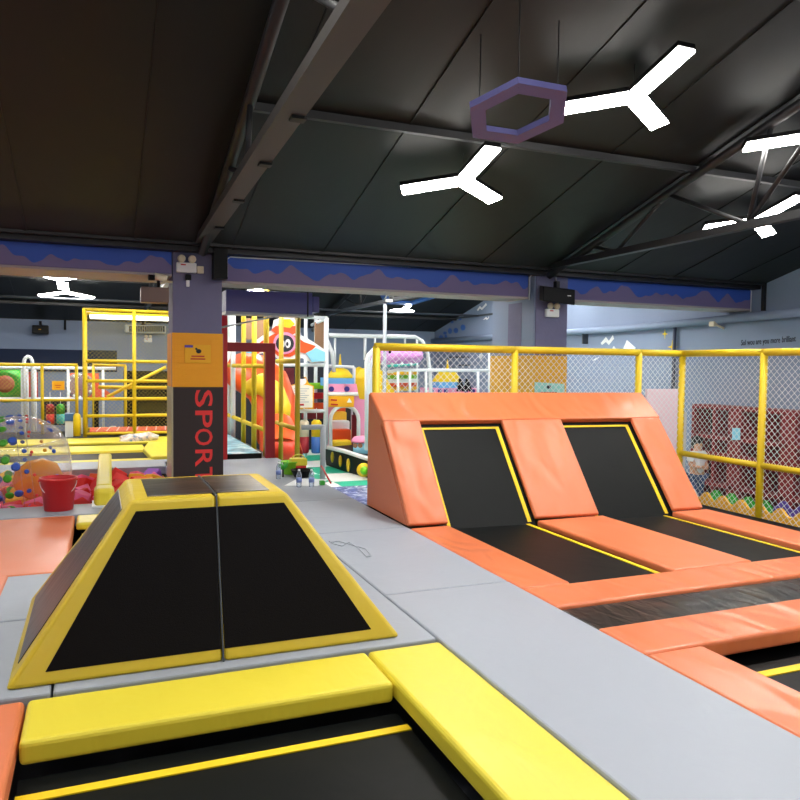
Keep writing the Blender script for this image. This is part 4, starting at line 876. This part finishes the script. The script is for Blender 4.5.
# ================================================================== CASTLE
def castle(cx, y_arch_top, label, Y, s=1.0, arch=True):
    pass
YC = 17.6
cs = thing('castle_front', 'pink castle front with white arch, purple dots and yellow dome in the middle distance', 'play castle', at(346, 455, YC))
def apts(cx, w, ytop, ybot, n=10):
    h = ytop+w
    return [(cx-w, ybot)]+[(cx-w*math.cos(PI*k/n), h-w*math.sin(PI*k/n)) for k in range(n+1)]+[(cx+w, ybot)]
ap = apts(344.5, 14, 405.5, 462)
outer_l = [(326, 462), (326, 384), (345, 384)]; 
L1 = [p for p in ap if p[0] <= 345.01]; R1 = [p for p in ap if p[0] >= 344.99]
m = MB(); m.prism([at(x, y, YC) for x, y in [(326, 462), (326, 384), (345, 384)]+L1[::-1]], (0, .12, 0)); m.prism([at(x, y, YC) for x, y in [(345, 384), (368, 384), (368, 462)]+R1[::-1]], (0, .12, 0))
m.build('facade', PINK, cs)
MB().tube([at(x, y, YC-.03) for x, y in ap], .05, 8).build('arch_trim', WHITE, cs)
wpp = MB().tube([at(326, 394, YC-.03), at(366, 394, YC-.03)], .05, 8).build('cornice', WHITE, cs)
for px in (331.5, 347, 362): disc(px, 389, YC-.03, 2.6, 2.6, 'purple_dot', NAVYD, cs)
MB().box(*qbox(327, 378, 354, 386, YC+.3, .6)).build('blue_band', SKY, cs)
a = at(340, 378, YC+.7); MB().lathe([(.35, -.02), (.33, .06), (.2, .22), (.05, .27)], a, seg=24).build('dome', WEB, cs); MB().lathe([(.06, .25), (.035, .4), (.008, .62)], a, seg=10).build('spire', WEB, cs)
a = at(359, 381, YC+1); MB().lathe([(.14, -.08), (.15, .2), (.1, .34), (.01, .38)], a, seg=20).build('round_turret', WEB, cs)
cut([(327, 396), (354, 396), (354, 407), (327, 407)], 'warning_sign', SIGNY, YC-.08, cs); cut([(347, 402.5), (349.5, 398), (352, 402.5)], 'warning_triangle', WHITE, YC-.1, cs); cut([(331, 399), (337, 399.5), (337, 401), (331, 400.6)], 'text_line', RED, YC-.1, cs); cut([(331, 403.5), (338, 404), (338, 405.2), (331, 405)], 'text_line', RED, YC-.1, cs)
for i, c_ in enumerate([SLIDEY, SLIDEO, WHITE, AMBER, SLIDEO]):
    y0 = [441, 430, 421, 412, 405][i]; x1 = [352, 352, 350, 347, 346][i]; MB().box(*qbox(330, y0, x1, y0+10.5, YC+.3+.35*i, .35), .04).build('stair_step', c_, cs)
MB().box(*qbox(326, 400, 368, 462, YC+2.6)).build('back_panel', DBOARD, cs)
MB().box(*qbox(352.5, 415, 357, 450, YC+.4, .1)).build('inner_panel', MAROON, cs); wpp = MB().tube([at(352, 408, YC+.5), at(352, 455, YC+.5)], .03, 8).build('inner_post', WHITEP, cs)
# far castle behind fence
YD = 19.5
c2 = thing('castle_front', 'smaller castle top with yellow roof and spire seen through the net fence', 'play castle', at(455, 400, YD))
MB().hexa([at(439, 382, YD), at(462, 382, YD), at(462, 382, YD)+V(0, .5, 0), at(439, 382, YD)+V(0, .5, 0), at(446, 371.5, YD), at(456, 371.5, YD), at(456, 371.5, YD)+V(0, .5, 0), at(446, 371.5, YD)+V(0, .5, 0)]).build('roof', WEB, c2)
a = at(451.2, 371.5, YD); MB().lathe([(.06, 0), (.035, .15), (.005, .36)], a+V(0, .25, 0), seg=10).build('spire', WEB, c2)
MB().box(*qbox(439, 382, 459, 388, YD, .6)).build('blue_band', SKY, c2); MB().box(*qbox(427, 388, 478, 420, YD+.05, .5)).build('facade', PINK, c2)
for px in (432, 440, 446, 466, 473): disc(px, 391, YD-.02, 2, 2, 'purple_dot', NAVYD, c2)
for px, r in ((460, 0), (467, 1)):
    k = thing('lattice_figure', ['black lattice figure on the far castle wall, the left one', 'black lattice figure on the far castle wall, the right one'][r], 'ornament', at(px, 390, YD-.04)); 
    MB().ball(at(px, 380, YD-.04), .05, 8).build('head', BLACK, k); m = MB()
    for (a0, b0, a1, b1) in ((-3, 391, 2, 382), (3, 391, -2, 382), (-3, 386, 3, 386), (0, 381, 0, 391), (2, 384, 4, 390)): m.tube([at(px+a0, b0, YD-.04), at(px+a1, b1, YD-.04)], .03, 6)
    m.build('body', BLACK, k)
# mauve bolster
mb_ = thing('inflatable_bolster', 'long mauve dotted inflatable bolster on the white frame behind the fence corner', 'inflatable', at(395, 358, 15.5))
MB().tube([at(369, 360, 15.5), at(372, 358.5, 15.5), at(385, 357, 15.5), at(415, 356, 15.5), at(420, 357, 15.5), at(422, 358, 15.5)], [.06, .14, .17, .17, .13, .05], 16).build('bolster', MAUVE, mb_)
m = MB()
for k in range(5): m.ball(at(373+k*9.5, 364, 15.4), .035, 8)
m.build('bobble', WHITE, mb_); MB().ball(at(390, 352, 15.35), .035, 8).build('eye', BLACK, mb_)
# white railings behind slope
wr = thing('white_railing', 'white pipe railings and curved hoops on the play area behind the orange slope', 'railing', at(400, 430, 16))
def wq(pts, Y, r=.04, nm='pipe'): MB().tube([at(x, y, Y) for x, y in pts], r, 8).build(nm, WHITEP, wr)
wq([(326, 335), (360, 336), (415, 337), (422, 341), (427, 350), (430, 372), (431, 400)], 18.2, .055, 'hoop')
wq([(327, 340), (332, 352), (334, 372)], 17.8, .05); wq([(335, 338), (335, 365)], 18.2, .03); wq([(365, 338), (365, 360)], 18.2, .04); wq([(375, 338), (375, 350)], 18.2, .03)
wq([(367, 450), (367, 362), (369, 355), (374, 350), (380, 348)], 14.6, .055, 'hoop'); wq([(370.5, 450), (370.5, 365), (374, 356)], 15.2, .04)
wq([(374, 337), (374, 338)], 18.2); wq([(405, 337), (405, 345)], 18.2, .03); wq([(417, 337), (417, 395)], 18.2, .035)
wq([(388, 372), (398, 370), (492, 370.5)], 16.5, .04, 'rail')
for px in (398, 410, 426, 478): wq([(px, 371), (px, 400)], 16.5, .035, 'post')
for px in (489,): wq([(px, 352), (px, 400)], 16.5, .03, 'post')
wq([(327, 366), (354, 367)], 18, .04); wq([(354, 367), (354, 385)], 18, .04)
for i, (y, c_) in enumerate(((373, AMBER), (377, LIME), (381, WHITE), (385, SLIDEO), (389, AMBER))):
    t = tag(MB().tube([at(388, y, 16.8+.1*i), at(416, y-.6, 16.8+.1*i)], .055, 8).build('padded_roller', c_), ['amber', 'lime green', 'white', 'orange', 'lower amber'][i]+' padded roller in the stack below the mauve bolster', 'roller')
tag(MB().tube([at(388, 366, 16.4), at(416, 364, 16.4)], .035, 8).build('padded_roller', TEAL), 'thin teal roller right under the mauve bolster', 'roller')
o = MB().prism([at(x, y, 16.0) for x, y in [(362, 378), (367, 370), (374, 367), (382, 370), (398, 397), (392, 400), (366, 400)]], (0, .5, 0), .03).build('soft_slide', WEB); tag(o, 'bright yellow wedge-shaped soft slide behind the fence corner', 'slide')
# mast with camera
mp_ = thing('camera_mast', 'white mast carrying a small camera rising behind the fence corner', 'mast', at(385, 345, 15))
MB().tube([at(385, 345, 15)-V(0, 0, 2.8), at(385, 304, 15)], [.045, .04], 10).build('pole', GREYP, mp_)
MB().tube([at(385, 304, 15), at(384, 300, 15), at(388, 293.5, 15)], .02, 6).build('arm', STEEL3, mp_); MB().box(*qbox(386, 299, 392.5, 302, 14.95, .12)).build('camera_body', WHITE, mp_)
MB().tube([at(379, 301.5, 15), at(386, 301.5, 15)], .015, 6).build('bracket', STEEL3, mp_)
for px in (396, 381):
    pass
# ================================================================== WORLD / VIEW
wd = bpy.data.worlds.new('world'); bpy.context.scene.world = wd; wd.use_nodes = True
wd.node_tree.nodes['Background'].inputs[0].default_value = (.5, .55, .65, 1); wd.node_tree.nodes['Background'].inputs[1].default_value = .3
vs = bpy.context.scene.view_settings; vs.view_transform = 'Standard'; vs.look = 'None'; vs.gamma = 1; vs.use_curve_mapping = False; vs.exposure = 1.04
